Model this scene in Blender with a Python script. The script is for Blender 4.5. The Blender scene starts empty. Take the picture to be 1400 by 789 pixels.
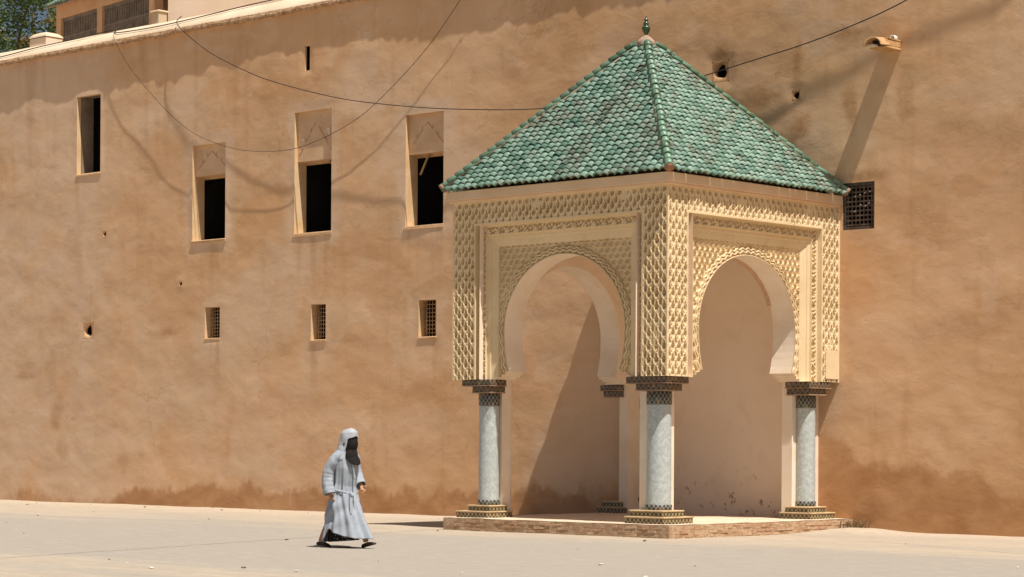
import bpy, bmesh, math, random
import numpy as np
from mathutils import Vector, Matrix, noise as mnoise

scene = bpy.context.scene
random.seed(7)
RNG = np.random.RandomState(11)

# ------------------------------------------------------------------ camera
cam_data = bpy.data.cameras.new('camera')
cam = bpy.data.objects.new('camera', cam_data)
scene.collection.objects.link(cam)
cam_data.sensor_width = 36.0
cam_data.lens = 36.0 * 3154.7 / 1400.0
cam_data.shift_y = 0.150
cam_data.clip_start = 0.5
cam_data.clip_end = 3000.0
YAW = math.pi / 2 - 0.824486
cam.matrix_world = (Matrix.Translation((22.446, -32.416, 1.46)) @ Matrix.Rotation(YAW, 4, 'Z')
                    @ Matrix.Rotation(math.pi / 2, 4, 'X') @ Matrix.Rotation(0.005776, 4, 'Z'))
scene.camera = cam

# ------------------------------------------------------------------ sky and sun
SUN = Vector((0.457, -0.118, 1.0)).normalized()       # direction towards the sun
world = bpy.data.worlds.new('World')
scene.world = world
world.use_nodes = True
wn = world.node_tree.nodes
bg = wn['Background']
sky = wn.new('ShaderNodeTexSky')
sky.sky_type = 'NISHITA'
sky.sun_disc = False
sky.sun_elevation = math.asin(SUN.z)
sky.sun_rotation = math.atan2(SUN.x, SUN.y)
sky.air_density = 1.0
sky.dust_density = 3.0
sky.ozone_density = 1.0
world.node_tree.links.new(sky.outputs['Color'], bg.inputs['Color'])
bg.inputs['Strength'].default_value = 0.05
sun_data = bpy.data.lights.new('sun', 'SUN')
sun_data.energy = 5.0
sun_data.angle = math.radians(0.5)
sun_data.color = (1.0, 0.95, 0.87)
sun = bpy.data.objects.new('sun', sun_data)
scene.collection.objects.link(sun)
sun.rotation_euler = SUN.to_track_quat('Z', 'Y').to_euler()
sun.location = (10, -10, 40)

scene.view_settings.view_transform = 'Standard'
scene.view_settings.look = 'None'
scene.view_settings.gamma = 1.0
scene.view_settings.use_curve_mapping = False
scene.view_settings.exposure = 0.22

C = scene.collection
W = D = 4.63

# ------------------------------------------------------------------ helpers
def tag(o, label=None, cat=None, group=None, kind=None):
    if label: o['label'] = label
    if cat: o['category'] = cat
    if group: o['group'] = group
    if kind: o['kind'] = kind
    return o

def empty(name, loc, label, cat, group=None):
    o = bpy.data.objects.new(name, None)
    o.location = loc
    o.empty_display_size = 0.2
    C.objects.link(o)
    return tag(o, label, cat, group)

def link(name, me, parent=None, loc=None, rot=None, world_verts=True):
    """mesh object; with a top-level Empty as parent the vertices are in world space"""
    o = bpy.data.objects.new(name, me)
    C.objects.link(o)
    if parent is not None:
        o.parent = parent
        if world_verts and parent.parent is None and parent.type == 'EMPTY':
            o.location = -Vector(parent.location)
    if loc is not None:
        o.location = Vector(o.location) + Vector(loc)
    if rot is not None:
        o.rotation_euler = rot
    return o

def mesh_np(name, V, Fc, mat, smooth=False):
    me = bpy.data.meshes.new(name)
    me.from_pydata([tuple(v) for v in V], [], [tuple(int(i) for i in q) for q in Fc])
    me.validate()
    me.materials.append(mat)
    if smooth:
        me.polygons.foreach_set('use_smooth', [True] * len(me.polygons))
    me.update()
    return me

class MB:
    """collects boxes, prisms, tubes and lathes into ONE mesh"""
    def __init__(s): s.v = []; s.f = []; s.sm = []
    def add(s, V, Fc, smooth=False):
        b = len(s.v)
        s.v += [tuple(p) for p in V]
        s.f += [tuple(b + i for i in q) for q in Fc]
        s.sm += [smooth] * len(Fc)
        return s
    def box(s, x0, x1, y0, y1, z0, z1, bev=0.0, jit=0.0, M=None):
        if bev > 0:
            V = []
            for z, ins in ((z0, bev), (z0 + bev, 0), (z1 - bev, 0), (z1, bev)):
                for x, y in ((x0, y0), (x1, y0), (x1, y1), (x0, y1)):
                    cx = x + (ins if x == x0 else -ins); cy = y + (ins if y == y0 else -ins)
                    V.append((cx, cy, z))
            Fc = [(3, 2, 1, 0), (12, 13, 14, 15)]
            for k in range(3):
                for i in range(4):
                    j = (i + 1) % 4
                    Fc.append((4 * k + i, 4 * k + j, 4 * k + 4 + j, 4 * k + 4 + i))
        else:
            V = [(x, y, z) for z in (z0, z1) for x, y in ((x0, y0), (x1, y0), (x1, y1), (x0, y1))]
            Fc = [(3, 2, 1, 0), (4, 5, 6, 7), (0, 1, 5, 4), (1, 2, 6, 5), (2, 3, 7, 6), (3, 0, 4, 7)]
        if jit: V = [tuple(c + random.uniform(-jit, jit) for c in p) for p in V]
        if M is not None: V = [tuple(M @ Vector(p)) for p in V]
        return s.add(V, Fc)
    def tube(s, pts, rad, n=8, cap=True):
        pts = [Vector(p) for p in pts]
        V = []; Fc = []
        up = Vector((0, 0, 1))
        for i, p in enumerate(pts):
            t = (pts[min(i + 1, len(pts) - 1)] - pts[max(i - 1, 0)]).normalized()
            a = t.cross(up)
            if a.length < 1e-3: a = t.cross(Vector((1, 0, 0)))
            a.normalize(); b = a.cross(t).normalized()
            r = rad[i] if isinstance(rad, (list, tuple)) else rad
            ra, rb = r if isinstance(r, tuple) else (r, r)
            for k in range(n):
                q = 2 * math.pi * k / n
                V.append(p + a * (ra * math.cos(q)) + b * (rb * math.sin(q)))
        for i in range(len(pts) - 1):
            for k in range(n):
                j = (k + 1) % n
                Fc.append((i * n + k, i * n + j, (i + 1) * n + j, (i + 1) * n + k))
        if cap:
            Fc.append(tuple(range(n - 1, -1, -1)))
            Fc.append(tuple((len(pts) - 1) * n + k for k in range(n)))
        return s.add(V, Fc, True)
    def lathe(s, prof, cx, cy, n=24):
        V = []; Fc = []
        for r, z in prof:
            for k in range(n):
                q = 2 * math.pi * k / n
                V.append((cx + r * math.cos(q), cy + r * math.sin(q), z))
        for i in range(len(prof) - 1):
            for k in range(n):
                j = (k + 1) % n
                Fc.append((i * n + k, i * n + j, (i + 1) * n + j, (i + 1) * n + k))
        Fc.append(tuple(range(n - 1, -1, -1)))
        Fc.append(tuple((len(prof) - 1) * n + k for k in range(n)))
        return s.add(V, Fc, True)
    def mesh(s, name, mat):
        me = bpy.data.meshes.new(name)
        me.from_pydata(s.v, [], s.f)
        me.materials.append(mat)
        me.polygons.foreach_set('use_smooth', s.sm)
        me.update()
        return me
    def build(s, name, mat, parent=None, **k):
        return link(name, s.mesh(name, mat), parent, **k)

_P = RNG.permutation(4096)
_G = RNG.rand(4096)
def vnoise(x, y, seed=0):
    x = np.asarray(x, float) + seed * 17.31; y = np.asarray(y, float) + seed * 9.77
    xi = np.floor(x).astype(int); yi = np.floor(y).astype(int)
    fx = x - xi; fy = y - yi
    fx = fx * fx * fx * (fx * (fx * 6 - 15) + 10); fy = fy * fy * fy * (fy * (fy * 6 - 15) + 10)
    def g(a, b): return _G[(_P[(a + 7919 * seed) % 4096] + b * 31 + _P[b % 4096]) % 4096]
    return ((g(xi, yi) * (1 - fx) + g(xi + 1, yi) * fx) * (1 - fy) + (g(xi, yi + 1) * (1 - fx) + g(xi + 1, yi + 1) * fx) * fy) * 2 - 1
def fbm(x, y, seed=0, oct=4, gain=0.5):
    t = 0; a = 1.0; n = 0
    for i in range(oct):
        t = t + a * vnoise(np.asarray(x) * 2 ** i, np.asarray(y) * 2 ** i, seed + i); n += a; a *= gain
    return t / n
def sstep(a, b, x):
    t = np.clip((x - a) / (b - a), 0, 1)
    return t * t * (3 - 2 * t)

# ------------------------------------------------------------------ materials
class NT:
    def __init__(s, name, rough=0.85, spec=0.2):
        s.m = bpy.data.materials.new(name); s.m.use_nodes = True
        s.t = s.m.node_tree; s.n = s.t.nodes
        s.b = s.n['Principled BSDF']
        s.b.inputs['Roughness'].default_value = rough
        s.b.inputs['Specular IOR Level'].default_value = spec
        s.tc = s.n.new('ShaderNodeTexCoord')
    def l(s, a, b): s.t.links.new(a, b)
    def mapping(s, scale=(1, 1, 1), out='Object', loc=(0, 0, 0), rot=(0, 0, 0)):
        m = s.n.new('ShaderNodeMapping'); s.l(s.tc.outputs[out], m.inputs['Vector'])
        m.inputs['Scale'].default_value = scale; m.inputs['Location'].default_value = loc
        m.inputs['Rotation'].default_value = rot
        return m.outputs['Vector']
    def noise(s, scale, detail=4, vec=None, rough=0.55, dist=0.0):
        n = s.n.new('ShaderNodeTexNoise'); n.inputs['Scale'].default_value = scale
        n.inputs['Detail'].default_value = detail; n.inputs['Roughness'].default_value = rough
        n.inputs['Distortion'].default_value = dist
        s.l(vec if vec is not None else s.tc.outputs['Object'], n.inputs['Vector'])
        return n.outputs['Fac']
    def ramp(s, fac, p0, p1, v0=0.0, v1=1.0):
        r = s.n.new('ShaderNodeMapRange'); r.interpolation_type = 'SMOOTHSTEP'
        s.l(fac, r.inputs['Value'])
        r.inputs['From Min'].default_value = p0; r.inputs['From Max'].default_value = p1
        r.inputs['To Min'].default_value = v0; r.inputs['To Max'].default_value = v1
        return r.outputs['Result']
    def math(s, op, a, b=None):
        m = s.n.new('ShaderNodeMath'); m.operation = op
        for i, v in enumerate((a, b)):
            if v is None: continue
            if isinstance(v, (int, float)): m.inputs[i].default_value = v
            else: s.l(v, m.inputs[i])
        return m.outputs[0]
    def mix(s, fac, a, b):
        m = s.n.new('ShaderNodeMix'); m.data_type = 'RGBA'
        ins = [i for i in m.inputs if i.type == 'RGBA']
        for i, v in zip(ins, (a, b)):
            if isinstance(v, tuple): i.default_value = (v[0], v[1], v[2], 1)
            else: s.l(v, i)
        f = m.inputs[0]
        if isinstance(fac, (int, float)): f.default_value = fac
        else: s.l(fac, f)
        return [o for o in m.outputs if o.type == 'RGBA'][0]
    def attr(s, name):
        a = s.n.new('ShaderNodeAttribute'); a.attribute_name = name
        return a
    def color(s, c):
        if isinstance(c, tuple): s.b.inputs['Base Color'].default_value = (c[0], c[1], c[2], 1)
        else: s.l(c, s.b.inputs['Base Color'])
    def bump(s, h, strength=0.4, dist=0.02, prev=None):
        b = s.n.new('ShaderNodeBump'); b.inputs['Strength'].default_value = strength
        b.inputs['Distance'].default_value = dist
        s.l(h, b.inputs['Height'])
        if prev is not None: s.l(prev, b.inputs['Normal'])
        s.l(b.outputs['Normal'], s.b.inputs['Normal'])
        return b.outputs['Normal']
    def rough(s, v): s.l(v, s.b.inputs['Roughness'])

MAT = {}
def simple(name, c1, c2, scale=3.0, rough=0.85, bs=0.3, bd=0.01, bscale=30.0, spec=0.2, p0=0.35, p1=0.65):
    t = NT(name, rough, spec)
    n = t.noise(scale, 6)
    t.color(t.mix(t.ramp(n, p0, p1), c1, c2))
    if bs: t.bump(t.noise(bscale, 5), bs, bd)
    MAT[name] = t.m
    return t

# -- rampart plaster
t = NT('ochre_plaster', 0.95, 0.08)
v_str = t.mapping((0.55, 1, 1.0))
v_hor = t.mapping((0.8, 1, 1.35), rot=(0, 0.5, 0))
v_ver = t.mapping((2.4, 1, 0.28))
big = t.noise(0.32, 5, v_str, 0.55, 0.4)
mid = t.noise(1.5, 7, v_hor, 0.6, 0.8)
ver = t.noise(1.0, 5, v_ver, 0.6, 0.2)
fine = t.noise(11, 6, None, 0.65)
base = t.mix(t.ramp(big, 0.36, 0.66), (0.655, 0.398, 0.215), (0.70, 0.455, 0.275))
base = t.mix(t.math('MULTIPLY', t.ramp(mid, 0.48, 0.74), 0.42), base, (0.76, 0.53, 0.345))
base = t.mix(t.math('MULTIPLY', t.ramp(mid, 0.46, 0.28), 0.3), base, (0.53, 0.285, 0.13))
base = t.mix(t.math('MULTIPLY', t.ramp(ver, 0.52, 0.75), 0.4), base, (0.52, 0.285, 0.135))
base = t.mix(t.math('MULTIPLY', t.ramp(fine, 0.55, 0.8), 0.2), base, (0.74, 0.51, 0.33))
base = t.mix(t.math('MULTIPLY', t.ramp(fine, 0.42, 0.25), 0.16), base, (0.42, 0.235, 0.115))
pt = t.noise(0.55, 7, t.mapping((0.8, 1, 1.0), loc=(11, 3, 5)), 0.6, 0.5)
base = t.mix(t.math('MULTIPLY', t.ramp(pt, 0.565, 0.60), 0.34), base, (0.73, 0.52, 0.355))
base = t.mix(t.math('MULTIPLY', t.ramp(pt, 0.43, 0.40), 0.34), base, (0.57, 0.31, 0.135))
pale = t.attr('pale').outputs['Fac']
stain = t.attr('stain').outputs['Fac']
damp = t.attr('damp').outputs['Fac']
base = t.mix(t.math('MULTIPLY', pale, t.ramp(mid, 0.15, 0.7, 0.35, 1.0)), base, (0.70, 0.515, 0.365))
base = t.mix(t.math('MULTIPLY', stain, t.ramp(fine, 0.2, 0.75, 0.4, 1.0)), base, (0.36, 0.165, 0.055))
dm = t.ramp(t.math('ADD', damp, t.math('MULTIPLY', t.math('SUBTRACT', fine, 0.5), 0.7)), 0.10, 0.85)
dcol = t.mix(t.ramp(mid, 0.35, 0.65), (0.36, 0.165, 0.065), (0.48, 0.245, 0.105))
base = t.mix(t.math('MULTIPLY', dm, 0.7), base, dcol)
vor = t.n.new('ShaderNodeTexVoronoi'); vor.feature = 'DISTANCE_TO_EDGE'; vor.inputs['Scale'].default_value = 0.55
wv = t.n.new('ShaderNodeVectorMath'); wv.operation = 'ADD'
wn_ = t.n.new('ShaderNodeTexNoise'); wn_.inputs['Scale'].default_value = 1.6; wn_.inputs['Detail'].default_value = 6
t.l(t.tc.outputs['Object'], wn_.inputs['Vector']); t.l(t.tc.outputs['Object'], wv.inputs[0]); t.l(wn_.outputs['Color'], wv.inputs[1]); t.l(wv.outputs[0], vor.inputs['Vector'])
crk = t.math('MULTIPLY', t.ramp(vor.outputs['Distance'], 0.010, 0.002), t.ramp(t.noise(0.45, 3, t.mapping((1, 1, 1), loc=(2, 2, 9))), 0.50, 0.62))
base = t.mix(t.math('MULTIPLY', crk, 0.25), base, (0.33, 0.18, 0.085))
t.color(base)
b1 = t.bump(t.noise(1.1, 3, v_hor, 0.45, 0.0), 0.40, 0.06)
sk = t.noise(2.1, 6, t.mapping((0.8, 1, 1.25), loc=(3, 5, 7), rot=(0, 0.6, 0)), 0.55, 0.3)
sk = t.math('ADD', t.ramp(sk, 0.41, 0.47), t.math('ADD', t.ramp(sk, 0.51, 0.56), t.ramp(sk, 0.59, 0.65)))
b1 = t.bump(sk, 0.12, 0.008, b1)
sk2 = t.noise(6.5, 5, v_hor, 0.55, 0.5)
b1 = t.bump(t.math('ADD', t.ramp(sk2, 0.42, 0.48), t.ramp(sk2, 0.55, 0.60)), 0.03, 0.004, b1)
b2 = t.bump(t.noise(4.2, 4, None, 0.5, 0.0), 0.10, 0.016, b1)
pit = t.ramp(t.noise(13, 2, t.mapping((1, 1, 1.3), loc=(4, 1, 6))), 0.715, 0.77)
b2 = t.bump(t.math('MULTIPLY', pit, -1.0), 0.5, 0.012, b2)
t.bump(t.noise(60, 3, None, 0.6), 0.12, 0.003, b2)
MAT['ochre_plaster'] = t.m

simple('coping_plaster', (0.65, 0.50, 0.34), (0.72, 0.58, 0.42), 1.2, bs=0.3)
simple('coping_edge', (0.36, 0.20, 0.10), (0.60, 0.40, 0.24), 9, bs=0.8, bd=0.03)
simple('reveal_plaster', (0.66, 0.43, 0.22), (0.74, 0.52, 0.30), 3, bs=0.3)
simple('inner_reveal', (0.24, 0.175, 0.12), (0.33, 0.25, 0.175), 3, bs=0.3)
simple('infill_plaster', (0.62, 0.40, 0.235), (0.69, 0.47, 0.295), 2.5, bs=0.4)
simple('pale_patch', (0.66, 0.54, 0.40), (0.74, 0.62, 0.48), 8, bs=0.4)
simple('scar_plaster', (0.42, 0.27, 0.17), (0.50, 0.33, 0.22), 8, bs=0.4)
simple('shade_black', (0.02, 0.018, 0.016), (0.03, 0.026, 0.022), 2, bs=0)  # near-black, paints the shade inside window rooms, holes and spout
simple('iron', (0.035, 0.028, 0.024), (0.07, 0.05, 0.04), 20, 0.6, 0.2)
simple('old_wood', (0.42, 0.26, 0.13), (0.55, 0.36, 0.19), 6, bs=0.4)
simple('dark_wood', (0.065, 0.05, 0.04), (0.14, 0.105, 0.08), 9, 0.7, 0.4)
simple('clay', (0.50, 0.28, 0.12), (0.60, 0.36, 0.17), 7, bs=0.4)
simple('white_plastic', (0.72, 0.70, 0.66), (0.80, 0.78, 0.74), 7, 0.45, 0)
simple('rubber_cable', (0.03, 0.024, 0.022), (0.05, 0.04, 0.035), 9, 0.7, 0)
simple('hole_rim', (0.56, 0.34, 0.18), (0.63, 0.41, 0.23), 9, bs=0.5, bd=0.02)

# -- carved stucco
t = NT('carved_stucco', 0.9, 0.1)
n1 = t.noise(1.1, 5); n2 = t.noise(14, 5)
c = t.mix(t.ramp(n1, 0.35, 0.68), (0.715, 0.55, 0.325), (0.775, 0.61, 0.38))
c = t.mix(t.math('MULTIPLY', t.ramp(n2, 0.55, 0.8), 0.5), c, (0.60, 0.44, 0.255))
n5 = t.noise(2.6, 6, None, 0.65, 0.4)
c = t.mix(t.math('MULTIPLY', t.ramp(n5, 0.52, 0.72), 0.45), c, (0.56, 0.41, 0.24))
c = t.mix(t.math('MULTIPLY', t.ramp(n5, 0.42, 0.28), 0.35), c, (0.79, 0.65, 0.46))
t.color(c)
t.bump(t.noise(60, 4), 0.3, 0.004)
MAT['carved_stucco'] = t.m
simple('plain_stucco', (0.70, 0.54, 0.33), (0.76, 0.60, 0.39), 1.5, bs=0.25)
simple('cornice_plaster', (0.74, 0.52, 0.33), (0.79, 0.58, 0.385), 1.5, bs=0.25)
simple('white_stucco', (0.77, 0.63, 0.48), (0.83, 0.71, 0.57), 2.5, 0.8, 0.2, 0.006)
simple('ceiling_wood', (0.35, 0.21, 0.11), (0.45, 0.28, 0.15), 4, bs=0.4)

t = NT('inner_plaster', 0.85, 0.1)
n1 = t.noise(0.9, 5); n2 = t.noise(8, 4)
geo = t.n.new('ShaderNodeNewGeometry')
sep = t.n.new('ShaderNodeSeparateXYZ'); t.l(geo.outputs['Position'], sep.inputs[0])
c = t.mix(t.ramp(n1, 0.3, 0.7), (0.86, 0.675, 0.505), (0.89, 0.72, 0.56))
low = t.math('MULTIPLY', t.ramp(sep.outputs['Z'], 1.25, 0.35), t.ramp(n2, 0.60, 0.68))
c = t.mix(t.math('MULTIPLY', low, 0.75), c, (0.26, 0.13, 0.06))
n6 = t.noise(2.2, 6, None, 0.6, 0.6)
c = t.mix(t.math('MULTIPLY', t.ramp(n6, 0.52, 0.68), 0.22), c, (0.70, 0.50, 0.35))
t.color(c); t.bump(t.noise(6, 6, None, 0.6), 0.3, 0.02)
MAT['inner_plaster'] = t.m

# -- marble shafts
t = NT('grey_marble', 0.45, 0.35)
n1 = t.noise(17, 7, None, 0.7, 0.6); n2 = t.noise(55, 4)
c = t.mix(t.ramp(n1, 0.38, 0.66), (0.385, 0.425, 0.415), (0.53, 0.565, 0.55))
c = t.mix(t.math('MULTIPLY', t.ramp(n2, 0.58, 0.72), 0.6), c, (0.27, 0.29, 0.30))
t.color(c)
MAT['grey_marble'] = t.m

# -- zellige tile bands (tesserae a few millimetres wide)
def zellige(name, axis_scale, dark, light, thr=0.5):
    t = NT(name, 0.4, 0.4)
    sep = t.n.new('ShaderNodeSeparateXYZ'); t.l(t.tc.outputs['Object'], sep.inputs[0])
    hv = t.math('ADD', sep.outputs['X'], sep.outputs['Y'])
    a = t.math('SINE', t.math('MULTIPLY', hv, 2 * math.pi * axis_scale))
    b = t.math('SINE', t.math('MULTIPLY', sep.outputs['Z'], 2 * math.pi * axis_scale * 0.9))
    p = t.math('MULTIPLY', a, b)
    c = t.mix(t.ramp(p, -0.2, 0.15), dark, light)
    vn = t.noise(22, 2)
    c = t.mix(t.math('MULTIPLY', t.ramp(vn, 0.5, 0.62), 0.55), c, (0.045, 0.09, 0.06))
    c = t.mix(t.math('MULTIPLY', t.ramp(t.noise(9, 4), 0.56, 0.68), 0.5), c, (0.40, 0.28, 0.16))
    t.color(c)
    MAT[name] = t.m
zellige('zellige_slab', 10.0, (0.075, 0.048, 0.034), (0.19, 0.13, 0.085))
zellige('zellige_plinth', 12.0, (0.045, 0.042, 0.026), (0.36, 0.265, 0.14))
zellige('zellige_band', 11.0, (0.025, 0.025, 0.024), (0.22, 0.20, 0.17))
simple('slab_edge', (0.26, 0.165, 0.105), (0.36, 0.245, 0.16), 8, 0.6, 0.3)
simple('tile_edge', (0.50, 0.36, 0.20), (0.60, 0.45, 0.27), 8, 0.6, 0.3)

# -- roof tiles
t = NT('green_glaze', 0.36, 0.45)
oi = t.n.new('ShaderNodeObjectInfo')
geo = t.n.new('ShaderNodeNewGeometry')
rnd = t.math('FRACT', t.math('ADD', t.math('MULTIPLY', oi.outputs['Random'], 7.13), t.math('MULTIPLY', geo.outputs['Random Per Island'], 3.71)))
posv = geo.outputs['Position']
bn = t.noise(1.1, 4, posv); fn = t.noise(26, 4, posv); mn = t.noise(7, 4, posv)
c = t.mix(t.ramp(rnd, 0.0, 0.75), (0.10, 0.20, 0.145), (0.245, 0.375, 0.29))
c = t.mix(t.math('MULTIPLY', t.ramp(rnd, 0.84, 0.92), 0.6), c, (0.22, 0.27, 0.21))
wear = t.math('MULTIPLY', t.ramp(t.math('ADD', mn, t.math('MULTIPLY', t.math('SUBTRACT', bn, 0.5), 1.5)), 0.50, 0.72), 0.6)
c = t.mix(wear, c, (0.165, 0.15, 0.105))
c = t.mix(t.math('MULTIPLY', t.ramp(fn, 0.60, 0.74), 0.6), c, (0.42, 0.45, 0.38))
c = t.mix(t.math('MULTIPLY', t.ramp(fn, 0.42, 0.27), 0.4), c, (0.06, 0.10, 0.07))
t.color(c)
t.rough(t.ramp(fn, 0.3, 0.7, 0.42, 0.75))
t.bump(t.noise(40, 3, posv), 0.25, 0.004)
MAT['green_glaze'] = t.m
t = NT('hip_glaze', 0.4, 0.4)
oi = t.n.new('ShaderNodeObjectInfo'); geo = t.n.new('ShaderNodeNewGeometry')
c = t.mix(t.ramp(oi.outputs['Random'], 0.0, 0.8), (0.075, 0.145, 0.085), (0.15, 0.27, 0.185))
c = t.mix(t.math('MULTIPLY', t.ramp(t.noise(14, 4, geo.outputs['Position']), 0.52, 0.7), 0.7), c, (0.30, 0.29, 0.2))
t.color(c); MAT['hip_glaze'] = t.m
simple('roof_mortar', (0.30, 0.21, 0.15), (0.44, 0.31, 0.23), 9, bs=0.6, bd=0.02)
simple('hip_mortar', (0.17, 0.17, 0.115), (0.30, 0.24, 0.17), 7, bs=0.6, bd=0.02)
simple('terracotta', (0.28, 0.13, 0.08), (0.36, 0.18, 0.11), 9, bs=0.4)
simple('finial_glaze', (0.022, 0.05, 0.018), (0.04, 0.075, 0.03), 12, 0.25, 0, spec=0.5)

# -- bricks
t = NT('old_brick', 0.9, 0.1)
oi = t.n.new('ShaderNodeObjectInfo'); geo = t.n.new('ShaderNodeNewGeometry')
c = t.mix(oi.outputs['Random'], (0.40, 0.235, 0.14), (0.47, 0.30, 0.185))
nn = t.noise(13, 5, geo.outputs['Position']); n3 = t.noise(2.0, 4, geo.outputs['Position'])
c = t.mix(t.math('MULTIPLY', t.ramp(t.math('ADD', nn, t.math('SUBTRACT', n3, 0.5)), 0.45, 0.66), 0.85), c, (0.52, 0.37, 0.235))
t.color(c); t.bump(t.noise(35, 5, geo.outputs['Position']), 0.7, 0.015)
MAT['old_brick'] = t.m
simple('mortar', (0.40, 0.25, 0.145), (0.54, 0.39, 0.25), 9, bs=0.6, bd=0.02)
simple('platform_top', (0.64, 0.49, 0.35), (0.71, 0.565, 0.42), 2.5, bs=0.5, bd=0.01)

# -- ground
t = NT('dusty_ground', 0.95, 0.08)
sep = t.n.new('ShaderNodeSeparateXYZ'); t.l(t.tc.outputs['Object'], sep.inputs[0])
vx = t.mapping((0.16, 0.9, 1), rot=(0, 0, -0.12)); vx2 = t.mapping((0.5, 2.6, 1), rot=(0, 0, -0.12))
n1 = t.noise(0.55, 6, vx, 0.6, 0.3); n2 = t.noise(1.3, 6, vx2, 0.6, 0.3); n3 = t.noise(30, 5); n4 = t.noise(5, 5)
c = t.mix(t.ramp(n2, 0.35, 0.68), (0.41, 0.335, 0.25), (0.475, 0.39, 0.295))
band = t.math('MULTIPLY', t.ramp(sep.outputs['Y'], -4.0, -9.5), t.ramp(sep.outputs['Y'], -18.0, -12.0))
asp = t.ramp(t.math('ADD', t.math('MULTIPLY', band, 0.34), n1), 0.42, 0.74)
c = t.mix(t.math('MULTIPLY', asp, 0.9), c, (0.335, 0.298, 0.252))
c = t.mix(t.math('MULTIPLY', t.ramp(sep.outputs['Y'], -2.2, -0.3), t.ramp(n4, 0.3, 0.6, 0.3, 0.9)), c, (0.52, 0.42, 0.31))
c = t.mix(t.math('MULTIPLY', t.ramp(n4, 0.55, 0.75), 0.4), c, (0.475, 0.40, 0.315))
c = t.mix(t.math('MULTIPLY', t.ramp(n3, 0.56, 0.72), 0.6), c, (0.25, 0.21, 0.165))
n7 = t.noise(9, 6, t.mapping((0.25, 1.6, 1), rot=(0, 0, -0.1)), 0.65)
c = t.mix(t.math('MULTIPLY', t.ramp(n7, 0.50, 0.66), 0.5), c, (0.285, 0.25, 0.21))
c = t.mix(t.math('MULTIPLY', t.ramp(n7, 0.45, 0.32), 0.4), c, (0.53, 0.44, 0.335))
t.color(c)
b1 = t.bump(t.noise(3, 6), 0.35, 0.04)
t.bump(n3, 0.4, 0.012, b1)
MAT['dusty_ground'] = t.m
simple('pale_stone', (0.6, 0.55, 0.47), (0.75, 0.7, 0.62), 5, bs=0.3)
simple('dark_stone', (0.12, 0.09, 0.06), (0.22, 0.16, 0.1), 5, bs=0.3)

# -- buildings on the roof terrace
simple('apricot_plaster', (0.60, 0.36, 0.20), (0.67, 0.43, 0.26), 1.5, bs=0.3)
simple('pink_cream_plaster', (0.74, 0.57, 0.42), (0.79, 0.63, 0.49), 1.2, bs=0.25)
simple('mint_paint', (0.28, 0.50, 0.42), (0.34, 0.56, 0.47), 3, 0.6, 0)
simple('grey_lattice', (0.17, 0.14, 0.115), (0.25, 0.205, 0.165), 6, 0.7, 0.3)
simple('terrace_floor', (0.48, 0.37, 0.25), (0.55, 0.43, 0.30), 1, bs=0.3)

# -- tree
def leafmat(name, c1, c2):
    t = NT(name, 0.55, 0.25)
    geo = t.n.new('ShaderNodeNewGeometry')
    t.color(t.mix(geo.outputs['Random Per Island'], c1, c2))
    tr = t.n.new('ShaderNodeBsdfTranslucent'); tr.inputs['Color'].default_value = (c2[0], c2[1] * 1.1, c2[2] * 0.6, 1)
    mx = t.n.new('ShaderNodeMixShader'); mx.inputs[0].default_value = 0.25
    out = t.n['Material Output']
    t.l(t.b.outputs[0], mx.inputs[1]); t.l(tr.outputs[0], mx.inputs[2]); t.l(mx.outputs[0], out.inputs['Surface'])
    MAT[name] = t.m
leafmat('leaf_green', (0.05, 0.085, 0.025), (0.12, 0.16, 0.05))
leafmat('pod_orange', (0.34, 0.17, 0.05), (0.46, 0.28, 0.11))
simple('bark', (0.10, 0.07, 0.05), (0.17, 0.12, 0.08), 8, bs=0.6)
simple('dry_weed', (0.12, 0.075, 0.035), (0.26, 0.17, 0.08), 10, bs=0)

# -- person
simple('grey_cloth', (0.315, 0.35, 0.395), (0.365, 0.395, 0.435), 14, 0.9, 0.3, 0.004, 120)
simple('white_cloth', (0.37, 0.39, 0.42), (0.42, 0.44, 0.465), 14, 0.9, 0.3, 0.004, 120)
simple('black_cloth', (0.012, 0.010, 0.010), (0.02, 0.016, 0.015), 14, 0.95, 0.3, 0.004, 90)
simple('skin', (0.36, 0.19, 0.11), (0.42, 0.235, 0.14), 8, 0.6, 0)
simple('black_leather', (0.03, 0.022, 0.016), (0.06, 0.042, 0.03), 12, 0.5, 0.2)
t = NT('patterned_cloth', 0.9, 0.1)
vo = t.n.new('ShaderNodeTexVoronoi'); vo.inputs['Scale'].default_value = 26
t.l(t.tc.outputs['Object'], vo.inputs['Vector'])
t.color(t.mix(t.ramp(vo.outputs['Distance'], 0.26, 0.2), (0.016, 0.014, 0.015), (0.30, 0.29, 0.27)))
MAT['patterned_cloth'] = t.m

# ================================================================== GROUND
def axis(bounds, fine, coarse):
    lo, a, b, hi = bounds
    L = list(np.linspace(lo, a, coarse, endpoint=False)) + list(np.arange(a, b, fine)) + list(np.linspace(b, hi, coarse))
    return np.array(L)
gx = axis((-1400, -32, 30, 1400), 0.35, 14); gy = axis((-900, -36, 0.6, 1600), 0.25, 14)
GX, GY = np.meshgrid(gx, gy, indexing='ij')
near = np.exp(-np.maximum(0, np.maximum(np.abs(GX) - 30, np.abs(GY + 18) - 19)) / 2.0)
GZ = near * (0.012 * fbm(GX * 0.5, GY * 0.5, 3, 3)) - 0.008
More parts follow.
